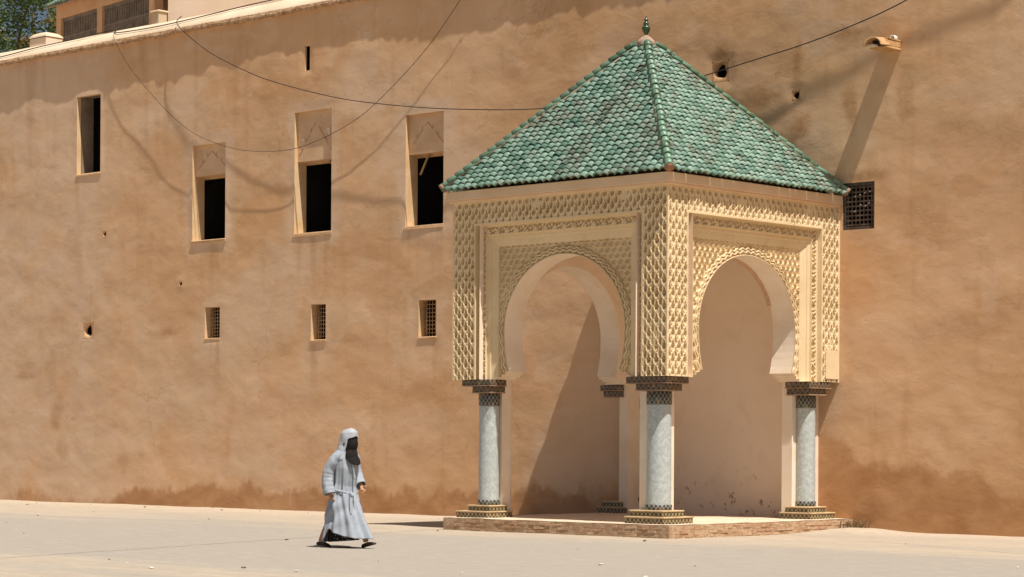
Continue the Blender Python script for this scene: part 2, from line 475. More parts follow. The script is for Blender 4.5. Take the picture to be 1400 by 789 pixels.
# a little drift of dust against the wall and against the platform
GZ += near * 0.018 * np.exp(-np.abs(GY) / 0.25) * (0.5 + 0.5 * fbm(GX * 1.3, GY * 1.3, 8, 3)) * (GY < 0.3)
drift = np.exp(-(((GX - 0.75) / 0.6) ** 2 + ((GY + 0.5) / 0.7) ** 2))
GZ += 0.085 * drift
nx, ny = GX.shape
idx = np.arange(nx * ny).reshape(nx, ny)
Q = np.stack([idx[:-1, :-1], idx[1:, :-1], idx[1:, 1:], idx[:-1, 1:]], -1).reshape(-1, 4)
o = link('ground', mesh_np('ground', np.stack([GX, GY, GZ], -1).reshape(-1, 3), Q, MAT['dusty_ground'], True))
tag(o, kind='structure')

# scattered pebbles, one object of each shade
for nm, mt, n, lab in (('pale_pebbles', 'pale_stone', 40, 'pale pebbles and paper scraps scattered over the dusty square'),
                       ('dark_pebbles', 'dark_stone', 60, 'dark bits of gravel scattered over the dusty square')):
    mb = MB()
    for i in range(n):
        x = random.uniform(-22, 10); y = random.uniform(-17, -0.15) if i % 3 else random.uniform(-1.2, -0.05)
        if -W - 0.2 < x < 0.5 and y > -D - 0.5: continue
        s = random.choice((0.006, 0.008, 0.010, 0.012, 0.018)); 
        M = Matrix.Translation((x, y, 0.0 + s * 0.3)) @ Matrix.Rotation(random.uniform(0, 6), 4, 'Z')
        mb.box(-s * 1.4, s * 1.4, -s, s, -s * 0.5, s * 0.5, s * 0.3, s * 0.2, M)
    tag(mb.build(nm, MAT[mt]), lab, 'pebbles', kind='stuff')

# ================================================================== RAMPART WALL
wall = empty('rampart_wall', (-10, 0, 0), 'long high ochre plastered rampart wall with windows behind the kiosk', 'wall')
ZT = 10.49
BIG = [  # x0, x1, z0, z1, kind
    (-21.33, -20.44, 7.60, 9.40, 'tall'), (-17.13, -16.02, 5.83, 7.92, 'panel'),
    (-13.79, -12.65, 5.80, 8.34, 'panel'), (-10.47, -9.41, 5.75, 7.98, 'panel'),
    (-16.68, -16.18, 3.68, 4.36, 'grille'), (-13.25, -12.80, 3.56, 4.30, 'grille'), (-10.08, -9.59, 3.54, 4.27, 'grille'),
    (-13.48, -13.33, 9.19, 9.70, 'slit'), (0.06, 0.69, 5.07, 5.86, 'lattice')]
HOLES = [(-2.56, 8.03, 0.125), (-0.92, 7.45, 0.06), (-20.85, 3.98, 0.13), (-20.26, 6.17, 0.05), (-17.52, 4.91, 0.045)]
rects = [b[:4] for b in BIG] + [(x - r * 1.5, x + r * 1.5, z - r * 1.5, z + r * 1.5) for x, z, r in HOLES]

def lines(lo, hi, step, edges):
    L = list(np.arange(lo, hi + 1e-6, step)); E_ = sorted(set(round(e, 4) for e in edges))
    L = [v for v in L if all(abs(v - e) > 0.022 for e in E_)]
    return np.array(sorted(L + E_))
xs = lines(-27, 7, 0.065, [e for r in rects for e in r[:2]])
xs = np.concatenate([np.arange(-40, -27, 0.4), xs, np.arange(7.3, 18, 0.4)])
zs = lines(-0.4, ZT, 0.065, [e for r in rects for e in r[2:]])
zs[-1] = ZT
X, Zz = np.meshgrid(xs, zs, indexing='ij')
def rect_dist(x, z, r):
    dx = np.maximum(np.maximum(r[0] - x, x - r[1]), 0); dz = np.maximum(np.maximum(r[2] - z, z - r[3]), 0)
    return np.hypot(dx, dz)
dmin = np.full(X.shape, 9.0)
for r in rects: dmin = np.minimum(dmin, rect_dist(X, Zz, r))
fade = sstep(0.0, 0.16, dmin)
def wall_disp(x, z):
    return (0.026 * fbm(x * 0.30, z * 0.42, 21, 2) + 0.010 * fbm(x * 1.1 + 0.5 * z, z * 1.5 - 0.3 * x, 31, 3)
            + 0.0016 * fbm(x * 3.1 + 1.2 * z, z * 4.6 - 0.8 * x, 41, 3))
dsp = wall_disp(X, Zz)
kf = sstep(0.0, 0.3, rect_dist(X, Zz, (-W - 0.05, 0.05, -1, 5.9)))
dsp = dsp * fade * (0.25 + 0.75 * kf)
dsp = np.where(kf < 1, np.maximum(dsp * 0 - 0.0 + dsp, -0.03), dsp)
Yw = -dsp
nX, nZ = X.shape
idx = np.arange(nX * nZ).reshape(nX, nZ)
cx = (xs[:-1] + xs[1:]) / 2; cz = (zs[:-1] + zs[1:]) / 2
CX, CZ = np.meshgrid(cx, cz, indexing='ij')
keep = np.ones(CX.shape, bool)
for r in rects: keep &= ~((CX > r[0]) & (CX < r[1]) & (CZ > r[2]) & (CZ < r[3]))
Q = np.stack([idx[:-1, :-1], idx[1:, :-1], idx[1:, 1:], idx[:-1, 1:]], -1)[keep]
me = mesh_np('wall_face', np.stack([X, Yw, Zz], -1).reshape(-1, 3), Q, MAT['ochre_plaster'], True)
# marks of the plaster itself: pale lime patches, rusty run stains, rising damp
x = X.ravel(); z = Zz.ravel()
N1 = fbm(x * 0.9, z * 0.9, 51, 4); N2 = fbm(x * 2.6, z * 2.6, 61, 4)
pale_m = sstep(-18.8, -21.0, x + 0.8 * N1) * 0.75 * sstep(-0.55, 0.25, N1 + 0.3)
for r in [b[:4] for b in BIG[1:4]]:
    d = rect_dist(x, z, r); pale_m = np.maximum(pale_m, 0.75 * sstep(0.42, 0.08, d + 0.12 * N2))
for r in [b[:4] for b in BIG[4:7]]:
    d = rect_dist(x, z - 0.0, (r[0] - .05, r[1] + .1, r[2] - .45, r[3])); pale_m = np.maximum(pale_m, 0.45 * sstep(0.4, 0.0, d + 0.2 * N2))
pale_m = np.maximum(pale_m, 0.55 * sstep(0.25, 0.6, fbm(x * 0.35, z * 0.5, 71, 4) + 0.12))
def blob(bx, bz, rx, rz, s=1.0, n=0.6):
    return s * sstep(1.0, 0.25, np.hypot((x - bx) / rx, (z - bz) / rz) + n * N2 + 0.25 * N1)
st = np.zeros_like(x)
for a in ((-2.56, 8.32, 0.24, 0.36, .9), (-2.45, 7.55, 0.4, 0.35, .55), (-1.7, 7.45, 0.7, 0.22, .5), (-0.9, 7.95, 0.16, 0.75, .7), (-0.95, 6.85, 0.45, 0.38, .9),
          (-1.35, 6.6, 0.9, 0.35, .5), (0.18, 7.1, 0.17, 0.5, .7), (0.1, 8.4, 0.9, 0.14, .6), (1.3, 7.2, 0.25, 0.6, .5),
          (-22.1, 2.0, 0.3, 0.5, .45), (-22.3, 3.1, 0.25, 0.5, .35), (-21.8, 1.3, 0.3, 0.4, .4), (-23.3, 2.95, 0.6, 0.16, .5), (-18.0, 3.85, 0.8, 0.16, .6), (-21.4, 6.0, 0.5, 1.0, .25), (-19.3, 1.0, 0.9, 0.45, .4),
          (2.3, 3.4, 1.2, 0.25, .35), (1.5, 5.1, 0.7, 0.9, .3), (2.8, 6.4, 1.4, 0.5, .3), (0.5, 5.95, 0.6, 0.12, .6)):
    st = np.maximum(st, blob(*a[:4], s=a[4]))
drip = sstep(0.15, 0.65, fbm(x * 2.6, z * 0.16, 101, 3) + 0.15 * N1)
st = np.maximum(st, 0.30 * drip * sstep(6.5, 9.8, z + 1.2 * N1))
for r in [b[:4] for b in BIG[:7]]:
    un = sstep(0.0, 0.1, r[2] - z) * sstep(1.5, 0.1, r[2] - z) * sstep(0.06, -0.04, np.maximum(r[0] - x, x - r[1]))
    st = np.maximum(st, 0.4 * un * sstep(-0.1, 0.5, fbm(x * 7, z * 0.5, 111, 2)))
st = np.maximum(st, 0.45 * sstep(1.0, 0.0, np.abs(x + 4.2) / 9) * sstep(5.4, 9.2, z) * sstep(-0.2, 0.5, fbm(x * 0.5, z * 0.8, 81, 4)))
htop = np.where(x < -4, (0.06 + 0.24 * sstep(-20.2, -19.2, x)) * (1 + 0.35 * fbm(x * 0.8, x * 0, 91, 3)) + 0.10 * sstep(-9, -8, x),
                0.55 + 0.45 * sstep(-0.6, 0.4, x) * (1 + 0.25 * fbm(x * 1.1, x * 0, 95, 3)) - 0.06 * np.clip(x - 1, 0, 3))
damp_m = sstep(0.30, -0.12, z - htop + 0.26 * N1 + 0.22 * N2 + 0.12 * fbm(x * 9, z * 2.5, 121, 3)) * (0.55 + 0.45 * sstep(-20.2, -19.2, x))
damp_r = sstep(0.16, -0.16, z - (1.02 + 0.5 * sstep(0.9, -0.1, x) - 0.28 * sstep(2.7, 3.2, x)) + 0.10 * N1 + 0.16 * N2) * 0.85
damp_m = np.where(x > -0.6, damp_r, damp_m)
damp_m = np.maximum(damp_m, 0.62 * sstep(0.9, 0.0, z - 0.5 + 0.5 * N1) * sstep(-0.4, 0.2, x))
inside = ((x > -W - 1.2) & (x < 0.2)); damp_m = np.where(inside, np.maximum(damp_m, 0.75 * sstep(1.3, 0.2, z + 0.7 * N1)), damp_m)
for nm, arr in (('pale', pale_m), ('stain', st), ('damp', damp_m)):
    at = me.attributes.new(nm, 'FLOAT', 'POINT'); at.data.foreach_set('value', np.clip(arr, 0, 1).astype(np.float32))
link('wall_face', me, wall)

# coping: ragged drip edge and the sloping plaster cap above it
cxs = np.concatenate([np.arange(-40, -27, 0.5), np.arange(-27, 7, 0.07), np.arange(7, 18, 0.5)])
V = []; Fq = []
for i, xx in enumerate(cxs):
    j1 = 0.014 * float(vnoise(xx * 0.7, 1.3, 5)) + 0.013 * float(vnoise(xx * 2.4, 4.3, 5)) + 0.007 * float(vnoise(xx * 6, 2.3, 5)); j2 = 0.02 * float(vnoise(xx * 3, 7.3, 6)) + random.uniform(-.02, .02)
    V += [(xx, 0.05, ZT - 0.03), (xx, -0.10 + j1, ZT - 0.06 + j2), (xx, -0.115 + j1, ZT - 0.01 + j2 * .7), (xx, -0.10 + j1, ZT + 0.05 + .01 * random.random()), (xx, 0.05, ZT + 0.07)]
for i in range(len(cxs) - 1):
    for k in range(4): Fq.append((5 * i + k, 5 * i + 5 + k, 5 * i + 6 + k, 5 * i + 1 + k))
link('drip_edge', mesh_np('drip_edge', V, Fq, MAT['coping_edge']), wall)
V = []; Fq = []
for i, xx in enumerate(cxs):
    w_ = 0.012 * float(fbm(xx * .6, 2.2, 9, 3))
    V += [(xx, -0.085, ZT + 0.04), (xx, -0.075, ZT + 0.085 + w_), (xx, 0.30, ZT + 0.36 + w_), (xx, 0.55, ZT + 0.37 + w_), (xx, 0.6, ZT + 0.05)]
for i in range(len(cxs) - 1):
    for k in range(4): Fq.append((5 * i + k, 5 * i + 5 + k, 5 * i + 6 + k, 5 * i + 1 + k))
link('coping', mesh_np('coping', V, Fq, MAT['coping_plaster'], True), wall)
MB().box(-40, 18, 0.5, 9.0, 10.35, 10.60).build('roof_terrace', MAT['terrace_floor'], wall)
MB().box(-40, 18, 8.8, 9.0, -0.3, 10.34).box(-40, -39.8, 0.1, 8.8, -0.3, 10.34).box(17.8, 18, 0.1, 8.8, -0.3, 10.34).build('rear_wall', MAT['apricot_plaster'], wall)

def frame_box(mb, x0, x1, z0, z1, y0, y1, t=0.012, slant=0.0):
    """four thin reveal faces round an opening; slant widens the left reveal inwards"""
    mb.add([(x0, y0, z0), (x0 + slant, y1, z0), (x0 + slant, y1, z1), (x0, y0, z1)], [(0, 1, 2, 3)])
    mb.add([(x1, y0, z0), (x1, y0, z1), (x1, y1, z1), (x1, y1, z0)], [(0, 1, 2, 3)])
    mb.add([(x0, y0, z0), (x1, y0, z0), (x1, y1, z0), (x0, y1, z0)], [(0, 1, 2, 3)])
    mb.add([(x0, y0, z1), (x0, y1, z1), (x1, y1, z1), (x1, y0, z1)], [(0, 1, 2, 3)])
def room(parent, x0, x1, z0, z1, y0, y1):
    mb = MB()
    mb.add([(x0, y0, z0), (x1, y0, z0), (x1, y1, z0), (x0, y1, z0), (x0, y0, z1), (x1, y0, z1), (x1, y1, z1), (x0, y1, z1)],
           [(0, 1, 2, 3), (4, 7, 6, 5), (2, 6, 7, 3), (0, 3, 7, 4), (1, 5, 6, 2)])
    mb.build('shade_black', MAT['shade_black'], parent)  # room shell coloured near-black to stand for its shade
def bar(mb, a, b, r): mb.tube([a, b], r, 6)

WLAB = {0: 'tall narrow window without infill panel', 1: 'window with plastered upper panel, lowest of the three',
        2: 'window with pale scar on its upper panel', 3: 'window with propped strut beside the kiosk roof'}
GLAB = {4: 'small barred window farthest from the kiosk', 5: 'small barred window between two others', 6: 'small barred window nearest the kiosk'}
for i, (x0, x1, z0, z1, kind) in enumerate(BIG):
    mb = MB()
    if kind == 'panel':
        zm = {1: 7.25, 2: 7.31, 3: 7.20}[i]
        frame_box(mb, x0, x1, z0, z1, 0.0, 0.34)
        win = mb.build('window', MAT['reveal_plaster'], wall); win['label'] = WLAB[i]
        MB().box(x0 + 0.002, x1 - 0.002, 0.09, 0.30, zm, z1 - 0.002).build('infill_panel', MAT['infill_plaster'], win)
        sc = MB(); xm = (x0 + x1) / 2; ap = zm + (z1 - zm) * 0.78; w_ = (x1 - x0) * 0.46; zb = zm + 0.12
        for s in (-1, 1):
            n_ = 7
            for k in range(n_):
                a = k / n_; b = (k + 0.92) / n_
                p0 = (xm + s * w_ * a + random.uniform(-.006, .006), 0.086, ap - (ap - zb) * a); p1 = (xm + s * w_ * b, 0.086, ap - (ap - zb) * b)
                if (k * 7 + i + (s > 0) * 3) % 5 == 0: continue
                sc.tube([p0, p1], [0.004, 0.007], 5)
            for k in (0.3, 0.62): sc.tube([(xm + s * w_ * k, 0.086, ap - (ap - zb) * k), (xm + s * w_ * k, 0.086, ap - (ap - zb) * k + 0.09)], [0.007, 0.003], 5)
        sc.build('arch_scar', MAT['scar_plaster'], win)
        if i == 2:
            pt = MB()
            for px_, pz_, pw, ph in ((0.86, 7.86, 0.10, 0.10), (0.93, 7.80, 0.07, 0.16), (0.12, 7.74, 0.09, 0.05)):
                pt.box(x0 + px_, x0 + px_ + pw, 0.082, 0.095, pz_, pz_ + ph, 0.003, 0.012)
            pt.build('lime_patch', MAT['pale_patch'], win)
        MB().box(x0 + 0.0, x1 - 0.0, 0.30, 0.36, zm - 0.05, zm + 0.02).build('lintel', MAT['old_wood'], win)
        MB().box(x0 - 0.03, x1 + 0.02, -0.018, 0.10, z0 - 0.07, z0 + 0.006, 0.012, 0.006).build('sill', MAT['hole_rim'], win)
        if i == 2: MB().tube([(x1 - 0.28, 0.22, zm - 0.02), (x1 - 0.0, 0.22, zm - 0.36)], 0.022, 6).tube([(x1 - 0.12, 0.25, z0), (x1, 0.25, z0 + .2)], 0.02, 6).build('strut', MAT['old_wood'], win)
        if i == 3: MB().tube([(x0 + 0.42, 0.24, zm), (x0 + 0.18, 0.24, zm - 0.4)], 0.024, 6).build('strut', MAT['old_wood'], win)
        if i == 1: MB().box(x0 + .34, x0 + .58, 0.75, 0.78, z0, zm).build('shutter', MAT['dark_wood'], win)
        room(win, x0 - 0.25, x1 + 1.5, z0 - 0.5, z1 + 0.2, 0.345, 3.2)
    elif kind == 'tall':
        frame_box(mb, x0, x1, z0, z1, 0.0, 0.12)
        win = mb.build('window', MAT['reveal_plaster'], wall); win['label'] = WLAB[i]
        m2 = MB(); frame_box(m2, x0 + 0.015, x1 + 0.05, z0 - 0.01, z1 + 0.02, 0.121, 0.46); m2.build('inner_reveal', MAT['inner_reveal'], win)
        MB().box(x0 - 0.02, x1 + 0.02, -0.016, 0.08, z0 - 0.05, z0 + 0.005, 0.012, 0.005).build('sill', MAT['hole_rim'], win)
        room(win, x0 - 0.2, x1 + 1.2, z0 - 0.5, z1 + 0.2, 0.465, 3.0)
    elif kind == 'grille':
        frame_box(mb, x0, x1, z0, z1, 0.0, 0.26)
        win = mb.build('window', MAT['reveal_plaster'], wall); win['label'] = GLAB[i]
        g = MB()
        n_ = 5; m_ = 8
        for k in range(1, n_ + 1): bar(g, (x0 + (x1 - x0) * k / (n_ + 1), 0.15, z0 - 0.01), (x0 + (x1 - x0) * k / (n_ + 1), 0.15, z1 + 0.01), 0.0085)
        for k in range(1, m_ + 1): bar(g, (x0 - 0.01, 0.165, z0 + (z1 - z0) * k / (m_ + 1)), (x1 + 0.01, 0.165, z0 + (z1 - z0) * k / (m_ + 1)), 0.0085)
        g.build('grille', MAT['old_wood'], win)
        MB().box(x0 - 0.015, x1 + 0.015, -0.014, 0.06, z0 - 0.04, z0 + 0.005, 0.01, 0.005).build('sill', MAT['hole_rim'], win)
        room(win, x0 - 0.1, x1 + 0.5, z0 - 0.2, z1 + 0.1, 0.265, 1.6)
    elif kind == 'slit':
        frame_box(mb, x0, x1, z0, z1, 0.0, 0.05)
        win = mb.build('slit_opening', MAT['reveal_plaster'], wall); room(win, x0 - .1, x1 + .2, z0 - .1, z1 + .1, 0.055, 1.2)
    else:
        frame_box(mb, x0, x1, z0, z1, 0.0, 0.2)
        win = mb.build('lattice_window', MAT['dark_wood'], wall); win['label'] = 'dark wooden lattice window at the kiosk eave'
        MB().box(x0 + .002, x1 - .002, 0.02, 0.07, z0 + .002, z0 + .05).box(x0 + .002, x1 - .002, 0.02, 0.07, z1 - .05, z1 - .002).box(x0 + .002, x0 + .04, 0.02, 0.07, z0 + .051, z1 - .051).box(x1 - .04, x1 - .002, 0.02, 0.07, z0 + .051, z1 - .051).build('frame', MAT['dark_wood'], win)
        g = MB()
        for k in range(1, 8): g.box(x0 + (x1 - x0) * k / 8 - .012, x0 + (x1 - x0) * k / 8 + .012, 0.035, 0.055, z0 + .03, z1 - .03)
        for k in range(1, 10): g.box(x0 + .03, x1 - .03, 0.03, 0.05, z0 + (z1 - z0) * k / 10 - .012, z0 + (z1 - z0) * k / 10 + .012)
        g.build('lattice', MAT['dark_wood'], win)
        k_ = MB()
        for q in ((0.22, 0.55), (0.32, 0.57), (0.42, 0.6), (0.52, 0.62), (0.33, 0.40), (0.43, 0.38), (0.22, 0.3), (0.50, 0.42)):
            k_.tube([(x0 + q[0] - .02, 0.028, z0 + q[1]), (x0 + q[0] + .02, 0.028, z0 + q[1] + .012)], 0.014, 6)
        k_.build('lattice_knobs', MAT['grey_lattice'], win)
        room(win, x0, x1 + .3, z0, z1, 0.205, 1.2)

# putlog holes: a square patch of wall round a bored hole
for (hx, hz, r) in HOLES:
    n = 32; mb = MB(); V = []; Fc = []; B = []
    for k in range(n):
        q = 2 * math.pi * (k + 0.5) / n; c_, s_ = math.cos(q), math.sin(q); m_ = 1.5 * r / max(abs(c_), abs(s_))
        rr = r * (1 + 0.12 * math.sin(3 * q + hx) + random.uniform(-.05, .05))
        V += [(hx + c_ * m_, 0.0, hz + s_ * m_), (hx + c_ * rr * 1.12, -0.004, hz + s_ * rr * 1.12), (hx + c_ * rr, 0.02, hz + s_ * rr), (hx + c_ * rr * .9, 0.5 * r, hz + s_ * rr * .9)]
        B += [(hx + c_ * rr * .9, 0.5 * r, hz + s_ * rr * .9), (hx + c_ * rr * 0.85, 0.22, hz + s_ * rr * 0.85), (hx + c_ * 0.3 * rr, 1.0, hz + s_ * rr * 0.3)]
    for k in range(n):
        j = (k + 1) % n
        for q in range(3): Fc.append((4 * k + q, 4 * k + q + 1, 4 * j + q + 1, 4 * j + q))
    mb.add(V, Fc, True); hole = mb.build('putlog_hole', MAT['ochre_plaster'], wall)
    at = hole.data.attributes.new('stain', 'FLOAT', 'POINT'); at.data.foreach_set('value', [(0.75 if hx > -3 else 0.12)] * len(hole.data.vertices))
    Fb = [(3 * k + q, 3 * k + q + 1, 3 * ((k + 1) % n) + q + 1, 3 * ((k + 1) % n) + q) for k in range(n) for q in range(2)]
    MB().add(B, Fb, True).build('bore', MAT['shade_black'], hole)  # lining painted near-black for the shade deep in the hole

# rainwater spout and overflow pipe
sp = MB()
sp.box(0.88, 1.20, -0.44, 0.06, 7.985, 8.02, 0.008, 0.004)
sp.box(0.88, 0.92, -0.44, 0.06, 8.021, 8.105, 0.008, 0.004)
sp.box(0.86, 1.21, -0.40, 0.06, 8.121, 8.15, 0.008, 0.005)
sp.box(1.15, 1.20, -0.44, 0.06, 8.021, 8.12, 0.008, 0.004)
spo = sp.build('water_spout', MAT['clay'], wall)
tl = MB(); V = []; Fc = []
for k in range(9):
    q = math.pi * k / 8
    for rr in (0.17, 0.145):
        for yy, dz in ((-0.36, 0.0), (-0.60, -0.02)):
            V.append((1.03 + rr * math.cos(q) * 1.05, yy, 8.03 + dz + rr * math.sin(q) * 0.85))
for k in range(8):
    a = 4 * k; b = 4 * k + 4
    Fc += [(a, a + 1, b + 1, b), (a + 2, b + 2, b + 3, a + 3), (a + 1, a + 3, b + 3, b + 1)]
tl.add(V, Fc, True); tl.build('spout_tile', MAT['clay'], spo)
MB().box(0.93, 1.14, -0.435, -0.40, 8.022, 8.118).build('spout_shade', MAT['shade_black'], spo)  # dark block in the mouth, painted shade in place of the hollow
MB().box(0.90, 1.06, -0.58, -0.46, 8.0, 8.03, 0.01, 0.008).build('lime_crust', MAT['pale_patch'], spo)
pp = MB(); V = []; Fc = []; n = 16
for k in range(n):
    q = 2 * math.pi * k / n
    for rr, yy in ((0.048, 0.05), (0.048, -0.12), (0.038, -0.12), (0.036, 0.05)): V.append((1.10 + rr * math.cos(q), yy, 8.19 + rr * math.sin(q)))
for k in range(n):
    j = (k + 1) % n
    for q in range(3): Fc.append((4 * k + q, 4 * j + q, 4 * j + q + 1, 4 * k + q + 1))
pp.add(V, Fc, True); pp.build('overflow_pipe', MAT['white_plastic'], wall)

# ================================================================== KIOSK
K0 = Vector((-W / 2, -D / 2, 0))
kiosk = empty('roofed_kiosk', K0, 'square arched kiosk with carved stucco and green tiled pyramid roof against the wall', 'kiosk')
ZB, ZC = 2.50, 5.46

def arch_half(z):
    """half-width of the opening at height z (horseshoe arch on stepped imposts)"""
    z = np.asarray(z, float); zc = 3.30
    up = 1.295 * np.sqrt(np.clip(1 - ((z - zc) / 1.21) ** 2, 0, 1))
    dn = 1.295 * np.sqrt(np.clip(1 - ((z - zc) / 1.73) ** 2, 0, 1))
    h = np.where(z >= zc, up, dn)
    h = np.where(z < 2.63, 1.265, h); h = np.where(z < 2.585, 1.345, h); h = np.where(z < 2.54, 1.43, h)
    return h

def carved_mesh():
    st_ = 0.0102
    ss = np.linspace(0, W, int(W / st_) + 1); zz = np.linspace(ZB, ZC, int((ZC - ZB) / st_) + 1)
    S, Z_ = np.meshgrid(ss, zz, indexing='ij')
    sw, tw = 0.53, 0.40
    eo = np.minimum(np.minimum(S / sw, (W - S) / sw), (ZC - Z_) / tw)      # <1: outer band
    ei = np.minimum(np.minimum(S - sw, W - S - sw), (ZC - tw) - Z_)         # distance inside the outer band
    dep = np.zeros_like(S); car = np.zeros_like(S)
    # outer band: interlaced lozenge lattice with pierced drops
    pa, pb = 0.152, 0.205
    u = S / pa; v = Z_ / pb
    wob = 0.06 * np.sin(4 * np.pi * v)
    d1 = 0.5 - np.abs(((u + v + wob) % 1.0) - 0.5); d2 = 0.5 - np.abs(((u - v - wob) % 1.0) - 0.5)   # 0 on a rib
    field = np.minimum(sstep(0.085, 0.13, d1), sstep(0.085, 0.13, d2))
    um = ((u + v + wob) % 1.0 - 0.5); vm = ((u - v - wob) % 1.0 - 0.5)
    lx = (um + vm) * 0.5 * pa; ly = (um - vm) * 0.5 * pb                      # metres from the lozenge centre
    def drop(x_, y_, w_, h_):
        t_ = np.clip((y_ + h_) / (2 * h_), 0, 1)
        return sstep(0.004, -0.006, np.abs(x_) - w_ * (1.05 - t_) * np.sqrt(np.clip(t_ * 5, 0, 1))) * (np.abs(y_) < h_)
    big_d = np.maximum(drop(lx - 0.020, ly + 0.006, 0.022, 0.050), drop(lx + 0.020, ly + 0.006, 0.022, 0.050))
    big_d = np.maximum(big_d, drop(lx, ly - 0.052, 0.018, 0.027))
    alt = ((np.floor(u + v + wob) + np.floor(u - v - wob)) % 2) > 0.5
    one = np.maximum(drop(lx, ly + 0.008, 0.035, 0.070), 0)
    big_d = np.where(alt, big_d, one)
    h1 = np.clip(0.13 * field + 0.9 * big_d, 0, 1)
    edge = sstep(0.0, 0.02, np.minimum(np.minimum(S, W - S), ZC - Z_) - 0.022) * sstep(0.0, 0.015, -ei - 0.035)
    irr = np.clip(0.78 + 0.5 * fbm(S * 3, Z_ * 3, 5, 4), 0.15, 1.0) * (1 - 0.8 * sstep(0.42, 0.6, fbm(S * 2.1, Z_ * 2.1, 45, 4)))
    band1 = (eo < 1)
    dep = np.where(band1, 0.10 * h1 * edge * irr, dep); car = np.where(band1, h1 * edge, car)
    # inner narrow band
    u2 = S / 0.105; v2 = Z_ / 0.105
    a2 = np.sin(2 * np.pi * u2 + 1.6 * np.sin(2 * np.pi * v2 * 0.5)) * np.sin(2 * np.pi * v2 + 1.6 * np.sin(2 * np.pi * u2 * 0.5))
    h2 = sstep(-0.15, 0.25, a2 + 0.35 * fbm(S * 14, Z_ * 14, 15, 2))
    b2 = (~band1) & (ei < 0.165)
    e2 = sstep(0.03, 0.045, ei) * sstep(0.15, 0.135, ei)
    dep = np.where(b2, 0.085 + 0.05 * h2 * e2, dep); car = np.where(b2, 0.8 * h2 * e2, car)
    # plain stepped moulding
    b3 = (~band1) & (ei >= 0.165) & (ei < 0.36)
    q = np.clip((ei - 0.165) / 0.195, 0, 1)
    dep = np.where(b3, 0.125 + 0.018 * (q > 0.33) + 0.05 * q * q, dep)
    # spandrel: oval scales in staggered rows
    b4 = (~band1) & (ei >= 0.36)
    u4 = S / 0.135; v4 = Z_ / 0.095
    row = np.floor(v4); uu = (u4 + 0.5 * (row % 2)) % 1.0 - 0.5; vv = v4 - row - 0.5
    r4 = np.hypot(uu * 1.25, vv * 0.95)
    h4 = sstep(0.30, 0.38, r4) * 1.0 + 0.8 * sstep(0.15, 0.11, np.abs(r4 - 0.16) + 0.05)
    h4 = np.clip(h4, 0, 1) * (0.8 + 0.2 * fbm(S * 5, Z_ * 5, 25, 2))
    # round the arch: a ring of small lobes and a plain fillet
    zc = 3.30
    rb = np.where(Z_ >= zc, 1.21, 1.73)
    rad = np.hypot((S - W / 2) / 1.295, (Z_ - zc) / rb)
    ang = np.arctan2((Z_ - zc) / rb, (S - W / 2) / 1.295)
    da = (rad - 1.0) * 1.25
    lob = 0.5 + 0.5 * np.cos(ang * 60)
    ring = (da < 0.155)
    hr = sstep(0.028, 0.014, np.abs(da - 0.045 - 0.03 * lob)) + sstep(0.02, 0.012, np.abs(da - 0.095 - 0.03 * lob))
    hr = np.where(da < 0.018, 0.0, np.where(da < 0.15, 1 - np.clip(hr, 0, 1), 0.4))
    h4 = np.where(ring, hr, h4)
    dep = np.where(b4, 0.18 + 0.05 * h4, dep); car = np.where(b4, h4 * 0.9, car)
    # worn surface
    dep = dep + 0.004 * fbm(S * 1.6, Z_ * 1.6, 33, 3)
    dep = np.where((S < 1e-6) | (S > W - 1e-6), 0.0, dep)
    # opening
    hw = arch_half(Z_); ins = np.abs(S - W / 2) < hw
    nS, nZ_ = S.shape
    idx = np.arange(nS * nZ_).reshape(nS, nZ_)
    cells = np.stack([idx[:-1, :-1], idx[1:, :-1], idx[1:, 1:], idx[:-1, 1:]], -1).reshape(-1, 4)
    insf = ins.ravel()
    cnt = insf[cells].sum(1)
    P = np.stack([S.ravel(), dep.ravel(), Z_.ravel()], -1)
    mixed = (cnt > 0) & (cnt < 4)
    mv = np.unique(cells[mixed].ravel()); mv = mv[insf[mv]]
    for i in mv:                                    # pull the rim vertices out onto the arch curve
        s_, z_ = P[i, 0] - W / 2, P[i, 2]
        h_ = float(arch_half(z_))
        if z_ > 4.2:
            t_ = math.hypot(s_ / 1.295, (z_ - 3.3) / 1.21)
            if t_ > 1e-3: P[i, 0] = W / 2 + s_ / t_; P[i, 2] = 3.3 + (z_ - 3.3) / t_
        else: P[i, 0] = W / 2 + math.copysign(h_, s_)
    good = cells[cnt < 4]
    me = bpy.data.meshes.new('carved_wall')
    used = np.unique(good.ravel()); remap = -np.ones(len(P), int); remap[used] = np.arange(len(used))
    me.from_pydata(P[used].tolist(), [], remap[good].tolist())
    me.materials.append(MAT['carved_stucco'])
    me.update()
    return me

